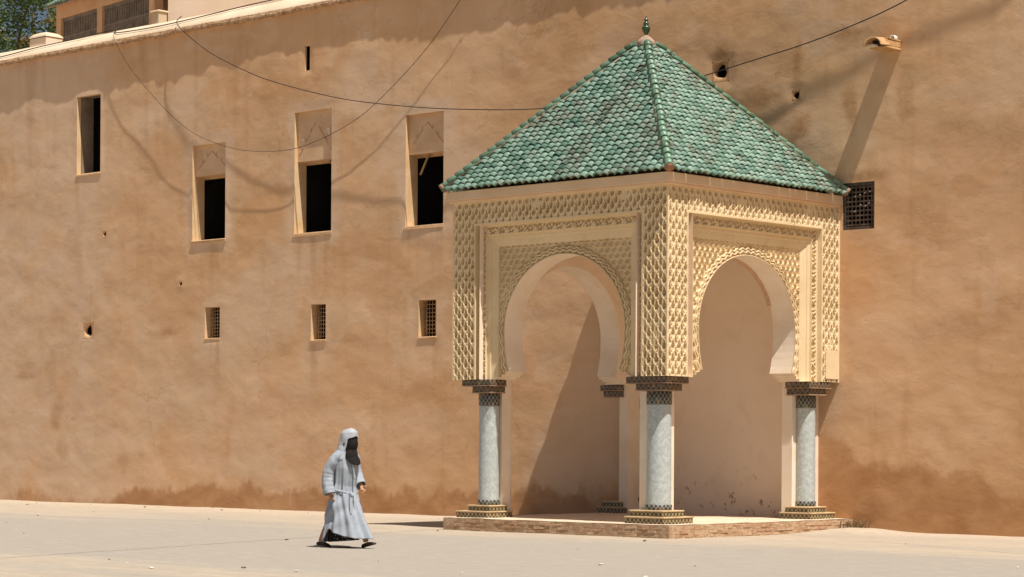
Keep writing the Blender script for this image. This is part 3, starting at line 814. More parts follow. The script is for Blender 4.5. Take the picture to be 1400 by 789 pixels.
def arch_curve(n=56):
    pts = [(-1.43, 2.50), (-1.43, 2.54), (-1.345, 2.54), (-1.345, 2.585), (-1.265, 2.585), (-1.265, 2.63)]
    a0 = math.acos(0.922)
    th = np.linspace(math.pi + math.asin(0.67 / 1.73), -math.asin(0.67 / 1.73), n)
    for q in th:
        s_ = 1.295 * math.cos(q); sq = math.sin(q)
        pts.append((s_, 3.30 + (1.21 if sq > 0 else 1.73) * sq))
    pts += [(-a, b) for a, b in reversed(pts[:6])]
    return pts
AC = arch_curve()
TH = 0.63
def soffit_mesh():
    mb = MB(); V = []; Fc = []
    for s_, z_ in AC: V += [(W / 2 + s_, 0.185, z_), (W / 2 + s_, TH, z_)]
    for i in range(len(AC) - 1): Fc.append((2 * i, 2 * i + 1, 2 * i + 3, 2 * i + 2))
    mb.add(V, Fc)
    for s0, s1 in ((0.0, W / 2 - 1.43), (W / 2 + 1.43, W)):           # underside over the piers
        mb.add([(s0, 0.0, ZB), (s1, 0.19, ZB), (s1, TH, ZB), (s0, TH, ZB)], [(0, 1, 2, 3)])
    return mb.mesh('arch_soffit', MAT['white_stucco'])
def inner_mesh():
    V = []; Fc = []; top = 5.32
    n = len(AC)
    for s_, z_ in AC:
        V.append((W / 2 + s_, TH, z_))
        if z_ < 3.0: V.append((W / 2 + math.copysign(W / 2, s_), TH, z_))
        else:
            dx, dz = s_, z_ - 2.4
            k = min((W / 2) / max(abs(dx), 1e-6), (top - 2.4) / max(dz, 1e-6))
            V.append((W / 2 + dx * k, TH, 2.4 + dz * k))
    for i in range(n - 1): Fc.append((2 * i, 2 * i + 2, 2 * i + 3, 2 * i + 1))
    # missing corner triangles
    for sg in (-1, 1):
        best = [i for i in range(n - 1) if (abs(abs(V[2 * i + 1][0] - W / 2) - W / 2) < 1e-4) != (abs(abs(V[2 * i + 3][0] - W / 2) - W / 2) < 1e-4) and (AC[i][0] * sg > 0)]
        for i in best:
            V.append((W / 2 + sg * W / 2, TH, top)); Fc.append((2 * i + 1, 2 * i + 3, len(V) - 1))
    return mesh_np('inner_face', V, Fc, MAT['inner_plaster'])

cm, sm_, im = carved_mesh(), soffit_mesh(), inner_mesh()
sides = [((-W, -D, 0), 0.0, 'front'), ((0, -D, 0), math.pi / 2, 'right'), ((-W, 0, 0), -math.pi / 2, 'left')]
SL = {'front': 'shaded carved stucco wall with horseshoe arch', 'right': 'sunlit carved stucco wall with horseshoe arch', 'left': 'carved side wall with horseshoe arch opposite the sunlit one'}
for loc, rz, nm in sides:
    cw = link('carved_wall', cm, kiosk, Vector(loc), (0, 0, rz)); cw['label'] = SL[nm]
    link('arch_soffit', sm_, cw, world_verts=False)
    link('inner_face', im, cw, world_verts=False)
    if nm == 'right':
        mb = MB()                                   # lobed trim on the inner edge of the arch
        for i in range(18, len(AC) - 18):
            (a, b), (c_, d_) = AC[i], AC[i + 1]
            for t_ in (0.25, 0.75):
                s_, z_ = a + (c_ - a) * t_, b + (d_ - b) * t_
                n_ = Vector((s_ / 1.295, 0, (z_ - 3.3) / 1.21)).normalized()
                p = Vector((W / 2 + s_, TH - 0.03, z_)) - n_ * 0.004
                mb.tube([p + Vector((0, 0.0, 0)), p + Vector((0, 0.06, 0))], 0.026, 6)
        mb.build('lobed_trim', MAT['infill_plaster'], cw, world_verts=False)
        MB().box(W - 0.405, W - 0.03, -0.012, 0.05, ZB + 0.05, 3.04, 0.006, 0.006).build('plaster_patch', MAT['plain_stucco'], cw, world_verts=False)

# plain painted panel of the wall inside the kiosk, ceiling, cornice
MB().box(-W + 0.45, -0.45, -0.06, 0.05, 0.1, 5.30).build('inner_panel', MAT['inner_plaster'], kiosk)
MB().box(-W + 0.05, -0.05, -D + 0.05, -0.02, 5.33, 5.45).build('ceiling', MAT['white_stucco'], kiosk)
cn = MB()
o_ = 0.08
for a, b, zz0, zz1 in ((o_ - 0.03, 0, ZC - 0.0, ZC + 0.035), (o_, 0, ZC + 0.036, 5.648)):
    cn.box(-W - a, a, -D - a, -D + 0.4, zz0, zz1, 0.006)
    cn.box(-W - a, -W + 0.4, -D + 0.401, -0.04, zz0, zz1, 0.006)
    cn.box(-0.4, a, -D + 0.401, -0.04, zz0, zz1, 0.006)
cn.build('cornice', MAT['cornice_plaster'], kiosk)

# piers
def P_(x0, x1, y0, y1): return dict(x0=x0, x1=x1, y0=y0, y1=y1)
piers = [[(-W + 0.40, -W + 0.76, -D + 0.42, -D + 0.63), (-W + 0.42, -W + 0.63, -D + 0.631, -D + 0.80)],
         [(-0.80, -0.46, -D + 0.32, -D + 0.47), (-0.63, -0.355, -D + 0.471, -D + 0.63)],
         [(-0.63, -0.42, -0.76, 0.02)], [(-W + 0.42, -W + 0.63, -0.76, 0.02)]]
for pr in piers:
    mb = MB()
    for x0, x1, y0, y1 in pr: mb.box(x0, x1, y0, y1, 0.2, ZB + 0.004, 0.006)
    mb.build('pier', MAT['white_stucco'], kiosk)

# columns: centre, radius, capital slabs and plinth slabs (x0,x1,y0,y1)
def mir(b): return (-W - b[1], -W - b[0], b[2], b[3])
BRc = [(-0.52, -0.02, -0.82, -0.22), (-0.52, -0.06, -0.78, -0.30), (-0.60, 0.02, -0.84, -0.14), (-0.52, -0.05, -0.80, -0.30)]
cols = [
    ((-W + 0.60, -D + 0.28), 0.172, [(-W + .22, -W + .85, -D + .02, -D + .43), (-W + .42, -W + .82, -D + .06, -D + .43), (-W + .14, -W + .84, -D - .02, -D + .60), (-W + .35, -W + .82, -D + .05, -D + .50)], 'column at the far front corner'),
    ((-0.46, -D + 0.385), 0.198, [(-.86, -.06, -D + .05, -D + .62), (-.70, -.12, -D + .10, -D + .53), (-.82, -.04, -D - .01, -D + .72), (-.78, -.12, -D + .06, -D + .58)], 'column at the nearest corner'),
    ((-0.33, -0.50), 0.168, BRc, 'column beside the wall in the sun'),
    ((-W + 0.46, -0.42), 0.168, [mir(b) for b in BRc], 'shaded column beside the wall')]
for (cx_, cy_), r, sl, lab in cols:
    sh = MB(); sh.lathe([(r * 1.0, 0.44), (r, 0.5), (r * 0.985, 1.3), (r * 0.965, 2.2), (r * 0.965, 2.295)], cx_, cy_, 32)
    col = sh.build('column', MAT['grey_marble'], kiosk); col['label'] = lab
    s1, s2, p1, p2 = sl
    m1 = MB(); m1.box(*s1, 2.405, ZB - 0.006, 0.008); m1.box(*s2, 2.295, 2.385, 0.008); m1.build('capital', MAT['zellige_slab'], col)
    m2 = MB(); m2.box(s1[0] - .008, s1[1] + .008, s1[2] - .008, s1[3] + .008, 2.386, 2.404); m2.box(s2[0] - .006, s2[1] + .006, s2[2] - .006, s2[3] + .006, 2.272, 2.294); m2.build('capital_edging', MAT['slab_edge'], col)
    m3 = MB(); m3.lathe([(r * 0.97 + .006, 2.06), (r * 0.97 + .010, 2.065), (r * 0.97 + .010, 2.262), (r * 0.97 + .004, 2.268)], cx_, cy_, 32)
    m3.build('neck_band', MAT['zellige_band'], col)
    m3 = MB(); m3.lathe([(r + .008, 0.41), (r + .012, 0.415), (r + .012, 0.488), (r + .006, 0.492)], cx_, cy_, 32); m3.build('base_band', MAT['zellige_band'], col)
    m4 = MB(); m4.box(*p1, 0.2, 0.288, 0.004); m4.box(*p2, 0.312, 0.385, 0.004); m4.build('plinth', MAT['zellige_plinth'], col)
    m5 = MB(); m5.box(p1[0] - .012, p1[1] + .012, p1[2] - .012, p1[3] + .012, 0.2885, 0.3115, 0.006); m5.box(p2[0] - .010, p2[1] + .010, p2[2] - .010, p2[3] + .010, 0.3855, 0.409, 0.006)
    m5.build('plinth_edging', MAT['tile_edge'], col)

# platform with its brick edge
PX0, PX1, PY0 = -W + 0.10, 0.30, -D - 0.30
pl = MB().box(PX0 + .10, PX1 - .10, PY0 + .10, 0.02, -0.1, 0.188).build('platform', MAT['mortar'], kiosk)
mb = MB(); n1_, n2_ = 40, 40
V = []; Fc = []
for i in range(n1_ + 1):
    for j in range(n2_ + 1):
        xx = PX0 + .015 + (PX1 - PX0 - .03) * i / n1_; yy = PY0 + .015 + (0 - PY0 - .015) * j / n2_
        V.append((xx, yy, 0.2005 + 0.005 * float(vnoise(xx * 3, yy * 3, 4))))
for i in range(n1_):
    for j in range(n2_):
        a = i * (n2_ + 1) + j; Fc.append((a, a + n2_ + 1, a + n2_ + 2, a + 1))
mb.add(V, Fc, True); mb.build('paving', MAT['platform_top'], pl)
MB().box(PX0 + .003, PX1 - .003, PY0 + .003, 0.0, -0.05, 0.194).build('mortar_bed', MAT['mortar'], pl)
bricks = []
for v in range(5):
    m = MB(); m.box(-0.115, 0.115, -0.05, 0.05, -0.028, 0.028, 0.007, 0.006); bricks.append(m.mesh('brick', MAT['old_brick']))
ch = [-0.008, 0.058, 0.124, 0.178]
for row in range(3):
    zc_ = 0.030 + row * 0.063
    for side in (0, 1):
        Ls = (PX1 - PX0) if side == 0 else -PY0
        n = int(Ls / 0.243)
        for k in range(n + 1):
            off = (k + (0.5 if row % 2 else 0.0)) * Ls / n
            if off > Ls - 0.06 or off < 0.02: continue
            sc_ = random.uniform(0.85, 1.12); dn = random.uniform(-0.009, 0.010)
            b = bpy.data.objects.new('brick', random.choice(bricks)); C.objects.link(b); b.parent = pl
            if side == 0: b.location = (PX0 + off, PY0 + 0.05 + dn, zc_); b.rotation_euler = (random.uniform(-.04, .04), random.uniform(-.02, .02), random.uniform(-.03, .03))
            else:
                if off < 0.12 and row % 2 == 0: pass
                b.location = (PX1 - 0.05 - dn, PY0 + off, zc_ - 0.02 * (off / Ls)); b.rotation_euler = (random.uniform(-.02, .02), random.uniform(-.04, .04), math.pi / 2 + random.uniform(-.03, .03))
            b.scale = (sc_, 1, random.uniform(1.0, 1.14))

# ---------------------------------------------------------------- roof
OV = 0.125
ZE, ZA = 5.655, 8.22
RX0, RX1, RY0, RY1 = -W - 0.085, OV, -D - OV, -0.035
AP = Vector(((RX0 + RX1) / 2, (RY0 + RY1) / 2, ZA))
CR = [Vector((RX0, RY0, ZE)), Vector((RX1, RY0, ZE)), Vector((RX1, RY1, ZE)), Vector((RX0, RY1, ZE))]
CD = [c.lerp(AP, 0.055) for c in CR]
deck = MB().add([tuple(c) for c in CD] + [tuple(AP - Vector((0, 0, 0.03)))] + [tuple(c - Vector((0, 0, .08))) for c in CD],
                [(0, 1, 4), (1, 2, 4), (2, 3, 4), (3, 0, 4), (0, 5, 6, 1), (1, 6, 7, 2), (2, 7, 8, 3), (3, 8, 5, 0), (8, 7, 6, 5)])
roof = deck.build('roof', MAT['roof_mortar'], kiosk)

def barrel(r0, r1, L, th, seg=7, arc=math.pi):
    """half-round tapering tile, lower end at y=0, running to y=L, convex towards +z"""
    V = []; Fc = []
    for k in range(seg + 1):
        q = arc * k / seg + (math.pi - arc) / 2
        c_, s_ = math.cos(q), math.sin(q)
        V += [(r0 * c_, 0, r0 * s_), (r1 * c_, L, r1 * s_), ((r0 - th) * c_, 0, (r0 - th) * s_), ((r1 - th) * c_, L, (r1 - th) * s_)]
    for k in range(seg):
        a = 4 * k; b = a + 4
        Fc += [(a, a + 1, b + 1, b), (a + 2, b + 2, b + 3, a + 3), (a, b, b + 2, a + 2)]
    Fc += [(0, 2, 3, 1), (4 * seg, 4 * seg + 1, 4 * seg + 3, 4 * seg + 2)]
    return V, Fc
PITCH, EXPO = 0.153, 0.118
TV, TF = barrel(0.0805, 0.0725, 0.185, 0.010, 7, math.radians(152))
tile_me = mesh_np('tile', TV, TF, MAT['green_glaze'], False)
tile_me.polygons.foreach_set('use_smooth', [True] * len(tile_me.polygons)); 
campos = Vector((22.446, -32.416, 1.46))
allt = []
for s in range(4):
    A, B = CR[s], CR[(s + 1) % 4]
    e = (B - A).normalized(); half = (B - A).length / 2; mid_ = (A + B) / 2
    u_ = (AP - mid_); L = u_.length; u_.normalize(); nrm = e.cross(u_).normalized()
    ncol = int(round(2 * half / PITCH)); p = 2 * half / ncol
    for k in range(ncol):
        off = -half + (k + 0.5) * p
        for j in range(int(L / EXPO) + 1):
            uu = j * EXPO - 0.03
            if abs(off) > half * (1 - (uu + 0.06) / L) - 0.015: continue
            jr = random.uniform
            tilt = 0.185 + jr(-.03, .03)
            y_ = (u_ * math.cos(tilt) + nrm * (-math.sin(tilt))).normalized(); z_ = e.cross(y_).normalized()
            yaw = jr(-.06, .06)
            x2 = (e * math.cos(yaw) + y_ * math.sin(yaw)); y2 = z_.cross(x2)
            pos = mid_ + e * (off + jr(-.006, .006)) + u_ * (uu + jr(-.013, .013)) + nrm * (0.018 + jr(-.004, .004))
            M = Matrix(((x2.x, y2.x, z_.x, pos.x), (x2.y, y2.y, z_.y, pos.y), (x2.z, y2.z, z_.z, pos.z), (0, 0, 0, 1)))
            facing = max(0.02, nrm.dot((campos - pos).normalized()))
            allt.append(((campos - pos).length / math.sqrt(facing), M, s))
allt.sort(key=lambda a: a[0])
rest = MB()
for i, (d_, M, s) in enumerate(allt):
    if i < 300:
        b = bpy.data.objects.new('tile', tile_me); C.objects.link(b); b.parent = roof; b.matrix_basis = M
    else:
        rest.add([M @ Vector(v) for v in TV], TF, True)
o = rest.build('upper_tiles', MAT['green_glaze'], roof); o['kind'] = 'stuff'
HV, HF = barrel(0.070, 0.062, 0.21, 0.012, 8, math.pi * 1.1)
hip_me = mesh_np('hip_tile', HV, HF, MAT['hip_glaze'], True)
for s in range(4):
    A = CR[s]; h = AP - A; L = h.length; h.normalize()
    side_ = h.cross(Vector((0, 0, 1))).normalized(); nn_ = side_.cross(h).normalized()
    mm = MB().tube([A + h * 0.02 + nn_ * .03, A + h * (L * .5) + nn_ * .035, AP + nn_ * .02], [(0.085, .05), (0.085, .05), (0.07, .05)], 8)
    mm.build('hip_mortar', MAT['hip_mortar'], roof)
    nh = int(L / 0.168)
    for k in range(nh - 1):
        tilt = 0.10
        y_ = (h * math.cos(tilt) - nn_ * math.sin(tilt)).normalized(); z_ = side_.cross(y_).normalized()
        pos = A + h * (k * L / nh - 0.02) + nn_ * (0.078 + random.uniform(-.005, .005)) + side_ * random.uniform(-.008, .008)
        M = Matrix(((side_.x, y_.x, z_.x, pos.x), (side_.y, y_.y, z_.y, pos.y), (side_.z, y_.z, z_.z, pos.z), (0, 0, 0, 1)))
        b = bpy.data.objects.new('hip_tile', hip_me); C.objects.link(b); b.parent = roof; b.matrix_basis = M
    # round clay stop under the lowest hip tile
    a_ = A + nn_ * 0.062 - h * 0.012
    MB().tube([a_, a_ + h * 0.05], 0.078, 14).build('hip_stop', MAT['terracotta'], roof)
fin = MB().lathe([(0.20, ZA - 0.10), (0.14, ZA + 0.01), (0.07, ZA + 0.075), (0.03, ZA + 0.10)], AP.x, AP.y, 20)
cap = fin.build('apex_cap', MAT['roof_mortar'], roof)
z0_ = ZA + 0.09
MB().lathe([(0.028, z0_), (0.032, z0_ + .03), (0.058, z0_ + .075), (0.074, z0_ + .115), (0.073, z0_ + .14), (0.055, z0_ + .165), (0.036, z0_ + .175),
            (0.048, z0_ + .19), (0.047, z0_ + .215), (0.03, z0_ + .235), (0.022, z0_ + .243), (0.034, z0_ + .258), (0.03, z0_ + .28), (0.014, z0_ + .295), (0.010, z0_ + .31), (0.012, z0_ + .325), (0.003, z0_ + .34)], AP.x, AP.y, 20).build('finial', MAT['finial_glaze'], roof)
# broken pale mortar at the low end of the hip by the wall
mb = MB()
for k in range(9):
    p = CR[2] + Vector((random.uniform(-.22, .02), random.uniform(-.32, -.02), random.uniform(-.01, .16)))
    M = Matrix.Translation(p) @ Matrix.Rotation(random.uniform(0, 3), 4, Vector((.3, .5, .8)))
    s_ = random.uniform(.03, .07); mb.box(-s_, s_, -s_ * .7, s_ * .7, -s_ * .5, s_ * .5, s_ * .25, s_ * .15, M)
mb.build('mortar_patch', MAT['pale_patch'], roof)

# ================================================================== CABLES
def smooth_path(pts, n=10):
    P = [Vector(p) for p in pts]; out = []
    for i in range(len(P) - 1):
        p0, p1, p2, p3 = P[max(i - 1, 0)], P[i], P[i + 1], P[min(i + 2, len(P) - 1)]
        for k in range(n):
            t = k / n
            out.append(0.5 * ((2 * p1) + (-p0 + p2) * t + (2 * p0 - 5 * p1 + 4 * p2 - p3) * t * t + (-p0 + 3 * p1 - 3 * p2 + p3) * t ** 3))
    return out + [P[-1]]
c1 = [(-19.82, 10.45), (-19.28, 9.93), (-18.62, 9.34), (-17.71, 8.63), (-16.82, 8.12), (-15.6, 7.73), (-14.64, 7.59), (-13.72, 7.56), (-12.82, 7.7), (-11.94, 7.95), (-11.3, 8.23), (-10.46, 8.74), (-9.64, 9.33), (-8.85, 10.07), (-8.45, 10.5)]
pts = [(-19.85, 0.1, 10.84), (-19.84, -0.1, 10.62)] + [(a, -0.13, b) for a, b in c1[1:]] + [(-8.3, -0.13, 10.66), (-8.2, 0.1, 10.84)]
tag(MB().tube(smooth_path(pts, 6), 0.0055, 6).build('power_cable', MAT['rubber_cable']), 'thin dark cable sagging in a deep loop across the three upper windows', 'cable')
c2 = [(-16.62, 9.99), (-15.88, 9.62), (-14.69, 9.14), (-13.53, 8.79), (-12.19, 8.45), (-10.9, 8.21), (-9.65, 8.02), (-8.46, 7.88), (-7.3, 7.77)]
pts = [(-17.6, 0.05, 10.84), (-17.48, -0.16, 10.60)] + [(a + .08, -0.22, b) for a, b in c2] + [(-6.24, -0.2, 7.73), (-4.54, -0.15, 7.76), (-2.91, -0.12, 7.96), (-1.98, -0.45, 7.99), (-0.94, -0.8, 8.03), (0.07, -1.15, 8.07), (1.46, -1.7, 8.16), (2.81, -2.3, 8.29), (5.59, -3.6, 8.68), (11.0, -6.1, 10.2)]
tag(MB().tube(smooth_path(pts, 6), 0.0095, 6).build('power_cable', MAT['rubber_cable']), 'long dark cable passing behind the green kiosk roof', 'cable')
sh = [(-1.36, 7.05), (-0.75, 7.35), (0.01, 7.61), (0.74, 7.88), (1.31, 8.08), (2.01, 8.3), (2.56, 8.41), (3.17, 8.57)]
off_y = 0.36; t_ = off_y / -SUN.y  # unseen cable set up-sun so its shadow falls along these wall points
pts = [(a + SUN.x * t_, -off_y, b + SUN.z * t_) for a, b in sh]
pts = [(9.0, -24.0, 19.0), (3.0, -11.0, 14.0), (-0.4, -3.2, 11.0), (-1.5, -1.1, 9.95), (-1.55, -off_y - .12, 9.45), (-2.2 + SUN.x * t_ + .02, -off_y, 6.72 + SUN.z * t_)] + pts + [(4.9, -0.2, 11.2), (5.2, 0.1, 11.1), (5.4, 0.5, 10.62)]
tag(MB().tube(smooth_path([Vector(p) + Vector((0, 0, 0.02 * math.sin(i * 2.1))) for i, p in enumerate(pts)], 6), 0.017, 8).build('shadow_cable', MAT['rubber_cable']),
    'unseen thick cable above the view, added to cast the diagonal shadow by the spout', 'cable')
pts = [(-30, -0.02, 10.62), (-26, 0.03, 10.68), (-24.4, 0.0, 10.67), (-23.0, 0.12, 10.77), (-21.5, 0.2, 10.82), (-20.4, 0.28, 10.88), (-19.9, 0.1, 10.75), (-18.5, 0.05, 10.71), (-17.2, 0.12, 10.76), (-15, 0.28, 10.88), (-12, 0.3, 10.88), (-9, 0.3, 10.88)]
tag(MB().tube(smooth_path(pts, 6), 0.012, 6).build('coping_cable', MAT['rubber_cable']), 'thin cable lying along the pale coping of the wall', 'cable')

# ================================================================== ON THE TERRACE
post = empty('coping_post', (-23.6, 0.75, 10.6), 'short cream post with domed cap on the wall top by the tree', 'post')
MB().box(-23.92, -23.28, 0.52, 1.0, 10.5, 11.12, 0.02, 0.006).build('shaft', MAT['pink_cream_plaster'], post)
V = []; Fc = []; n = 5
dome = MB()
for k, (ins, zz_) in enumerate(((0.0, 11.12), (0.02, 11.16), (0.10, 11.22), (0.2, 11.25))):
    V += [(-23.94 + ins, 0.50 + ins * .75, zz_), (-23.26 - ins, 0.50 + ins * .75, zz_), (-23.26 - ins, 1.02 - ins * .75, zz_), (-23.94 + ins, 1.02 - ins * .75, zz_)]
for k in range(3):
    for i in range(4): Fc.append((4 * k + i, 4 * k + (i + 1) % 4, 4 * k + 4 + (i + 1) % 4, 4 * k + 4 + i))
Fc.append((12, 13, 14, 15)); dome.add(V, Fc); dome.build('cap', MAT['coping_plaster'], post)
pil = empty('terrace_pillar', (-19.9, 1.35, 10.6), 'small square plaster pillar on the wall top at the pavilion end', 'pillar')
MB().box(-20.10, -19.86, 1.2, 1.44, 10.55, 11.38, 0.01, 0.004).build('shaft', MAT['terrace_floor'], pil)
MB().box(-20.13, -19.83, 1.17, 1.47, 11.381, 11.42, 0.012, 0.004).build('cap', MAT['coping_plaster'], pil)

# roof pavilion with lattice screens, its front turned a little away from the wall
PV = Vector((-21.9, 2.6, 10.6)); pav = empty('terrace_pavilion', PV, 'apricot roof pavilion with grey lattice screens and green tiled eave', 'pavilion')
pav.rotation_euler = (0, 0, -math.atan2(0.155, 0.988))
def pbox(mb, *a, **k): return mb.box(*a, **k)
PL = 4.95
def plink(mb, name, mat, parent=pav): return link(name, mb.mesh(name, MAT[mat]), parent, world_verts=False)
# local: x from -PL to 0 along the front, y into the building, z from terrace
m = MB(); m.box(-PL, 0, 0, 0.25, -0.05, 0.88, 0.01); plink(m, 'parapet', 'apricot_plaster')
posts_x = (-PL, -2.75, -0.12)
for xx in posts_x:
    m = MB(); m.box(xx, xx + 0.26, 0.002, 0.248, 0.881, 1.72, 0.01); plink(m, 'post', 'apricot_plaster')
m = MB(); m.box(-PL, 0.14, 0, 0.25, 1.721, 2.1, 0.01); plink(m, 'beam', 'apricot_plaster')
for a, b in ((-PL + 0.27, -2.76), (-2.48, -0.13)):
    s_ = MB(); s_.box(a, b, 0.06, 0.12, 0.89, 0.98); s_.box(a, b, 0.06, 0.12, 1.63, 1.715); s_.box(a, b, 0.07, 0.11, 1.2, 1.25)
    n = int((b - a) / 0.085)
    for k in range(n + 1):
        xx = a + (b - a) * k / n; s_.box(xx - .022, xx + .022, 0.075, 0.105, 0.981, 1.629)
    for k in range(n * 2):
        xx = a + (b - a) * (k + .5) / (n * 2); s_.box(xx - .014, xx + .014, 0.08, 0.1, 0.981, 1.199)
    plink(s_, 'lattice_screen', 'grey_lattice')
m = MB(); m.box(-PL, 0.14, 0.25, 3.0, 2.101, 2.2); plink(m, 'roof_slab', 'apricot_plaster')
m = MB(); m.box(-PL - 0.02, 0.14, 2.8, 3.0, -0.05, 2.1); plink(m, 'rear_wall', 'pink_cream_plaster')
ev = MB(); ev.add([(-PL - .12, -0.28, 2.0), (0.2, -0.28, 2.0), (0.2, 0.3, 2.32), (-PL - .12, 0.3, 2.32), (-PL - .12, -0.28, 1.96), (0.2, -0.28, 1.96), (0.2, 0.3, 2.24), (-PL - .12, 0.3, 2.24)],
                  [(0, 1, 2, 3), (7, 6, 5, 4), (0, 4, 5, 1), (0, 3, 7, 4), (1, 5, 6, 2)])
eave = plink(ev, 'eave', 'roof_mortar')
tv, tf = barrel(0.075, 0.065, 0.66, 0.012, 5)
tm = mesh_np('eave_tile', tv, tf, MAT['green_glaze'], True)
n = int((PL + .3) / 0.15)
for k in range(n):
    b = bpy.data.objects.new('eave_tile', tm); C.objects.link(b); b.parent = eave
    b.location = (-PL - .1 + (k + .5) * (PL + .3) / n, -0.30, 2.0); b.rotation_euler = (math.atan2(0.32, 0.58), 0, 0)
# upper drum with mint shutters, set back
m = MB(); m.box(-PL + 0.35, -0.5, 0.5, 2.8, 2.201, 4.2, 0.01); up = plink(m, 'upper_storey', 'pink_cream_plaster')
for xx in (-PL + 0.75, -3.0, -1.8):
    m = MB(); m.box(xx, xx + .8, 0.47, 0.499, 2.3, 3.6, 0.004); plink(m, 'shutter', 'mint_paint', up)

# plain cream building on the terrace, turned towards the sun
bl = empty('terrace_house', (-20.2, 1.75, 10.6), 'plain pinkish cream terrace house rising behind the pale coping', 'house')
bl.rotation_euler = (0, 0, math.atan2(0.36, 0.93))
m = MB(); m.box(0, 13, 0, 4, -0.05, 4.2, 0.01); link('wall', m.mesh('wall', MAT['pink_cream_plaster']), bl, world_verts=False)
m = MB(); m.box(-0.1, 13.1, -0.1, 4.1, 4.201, 4.4, 0.01); link('roof', m.mesh('roof', MAT['coping_plaster']), bl, world_verts=False)

# ================================================================== TREE
TX, TY = -41.8, 12.5
tree = empty('tree', (TX, TY, 0), 'leafy green tree with orange seed clusters behind the wall', 'tree')
rt = random.Random(5)
tr = MB(); tr.tube([(TX, TY, -0.2), (TX + .15, TY, 4), (TX - .1, TY + .1, 8), (TX + .1, TY, 11.5)], [.3, .24, .18, .12], 10)
limbs = []
for k in range(16):
    q = k * 2.399; r_ = rt.uniform(1.6, 3.2); zz_ = 13.0 + 5.4 * (k / 16) + rt.uniform(-.5, .5)
    e_ = Vector((TX + math.cos(q) * r_ * 1.1, TY + math.sin(q) * r_, zz_))
    st_ = Vector((TX, TY, 10.2 + 1.5 * (k / 16)))
    m_ = (st_ + e_) / 2 + Vector((rt.uniform(-.3, .3), rt.uniform(-.3, .3), rt.uniform(-.4, .5)))
    tr.tube(smooth_path([st_, m_, e_], 5), [0.08 - 0.0065 * i for i in range(11)], 6); limbs.append((m_, e_))
tr.build('trunk', MAT['bark'], tree)
def leaf_cloud(centers, n_per, spread, size, mat, name, droop=0.0):
    V = []; Fc = []
    for c_ in centers:
        for k in range(n_per):
            d = Vector((rt.gauss(0, 1), rt.gauss(0, 1), rt.gauss(0, .75))) * spread
            p = c_ + d
            a = Vector((rt.gauss(0, 1), rt.gauss(0, 1), rt.gauss(0, .6) - droop)).normalized() * size * rt.uniform(.7, 1.4)
            b = a.cross(Vector((rt.gauss(0, 1), rt.gauss(0, 1), rt.gauss(0, 1)))).normalized() * size * .42
            i = len(V); V += [p - a, p + b, p + a, p - b]; Fc.append((i, i + 1, i + 2, i + 3))
    return link(name, mesh_np(name, V, Fc, MAT[mat]), tree)
cent = []
for m_, e_ in limbs:
    for k in range(9):
        t_ = rt.uniform(.45, 1.15); cent.append(m_.lerp(e_, t_) + Vector((rt.gauss(0, .45), rt.gauss(0, .45), rt.gauss(0, .4))))
leaf_cloud(cent, 120, 0.26, 0.085, 'leaf_green', 'crown')
leaf_cloud([c_ + Vector((.1, -.2, .25)) for c_ in cent if rt.random() < .6], 60, 0.14, 0.06, 'pod_orange', 'seed_clusters')

# dry weed in the corner between platform and wall
wd = MB(); rw = random.Random(3)
for k in range(70):
    x_, y_ = 0.42 + rw.gauss(0, .14), -0.22 + rw.gauss(0, .09); h_ = rw.uniform(.05, .16); q = rw.uniform(0, 6.28); l_ = rw.uniform(.05, .16)
    wd.tube([(x_, y_, 0.0), (x_ + math.cos(q) * l_ * .5, y_ + math.sin(q) * l_ * .5, h_ * .8 + .05), (x_ + math.cos(q) * l_, y_ + math.sin(q) * l_, h_ + .04)], [.006, .005, .002], 4)
tag(wd.build('dry_weed', MAT['dry_weed']), 'dry brown weed tuft at the foot of the wall beside the kiosk', 'weed')

# ================================================================== PERSON
PP = Vector((-0.85, -10.63, 0.0))
person = empty('person', PP, 'person walking in a pale grey hooded robe with a black face veil', 'person')
person.rotation_euler = (0, 0, math.radians(3))
dg = None
def remeshed(mb, name, mat, voxel, smooth=3, fold=None):
    """fuse overlapping shapes into one continuous skin"""
    me = mb.mesh(name, mat)
    ob = bpy.data.objects.new('tmp', me); C.objects.link(ob)
    r = ob.modifiers.new('r', 'REMESH'); r.mode = 'VOXEL'; r.voxel_size = voxel
    s = ob.modifiers.new('s', 'SMOOTH'); s.iterations = smooth; s.factor = 0.5
    d = bpy.context.evaluated_depsgraph_get(); d.update()
    m2 = bpy.data.meshes.new_from_object(ob.evaluated_get(d))
    bpy.data.objects.remove(ob, do_unlink=True)
    m2.name = name; m2.materials.clear(); m2.materials.append(mat)
    if fold:
        for v in m2.vertices:
            v.co += v.normal * fold(v.co)
    m2.polygons.foreach_set('use_smooth', [True] * len(m2.polygons)); m2.update()
    return m2
def pl_(me, name, parent=person): return link(name, me, parent, world_verts=False)

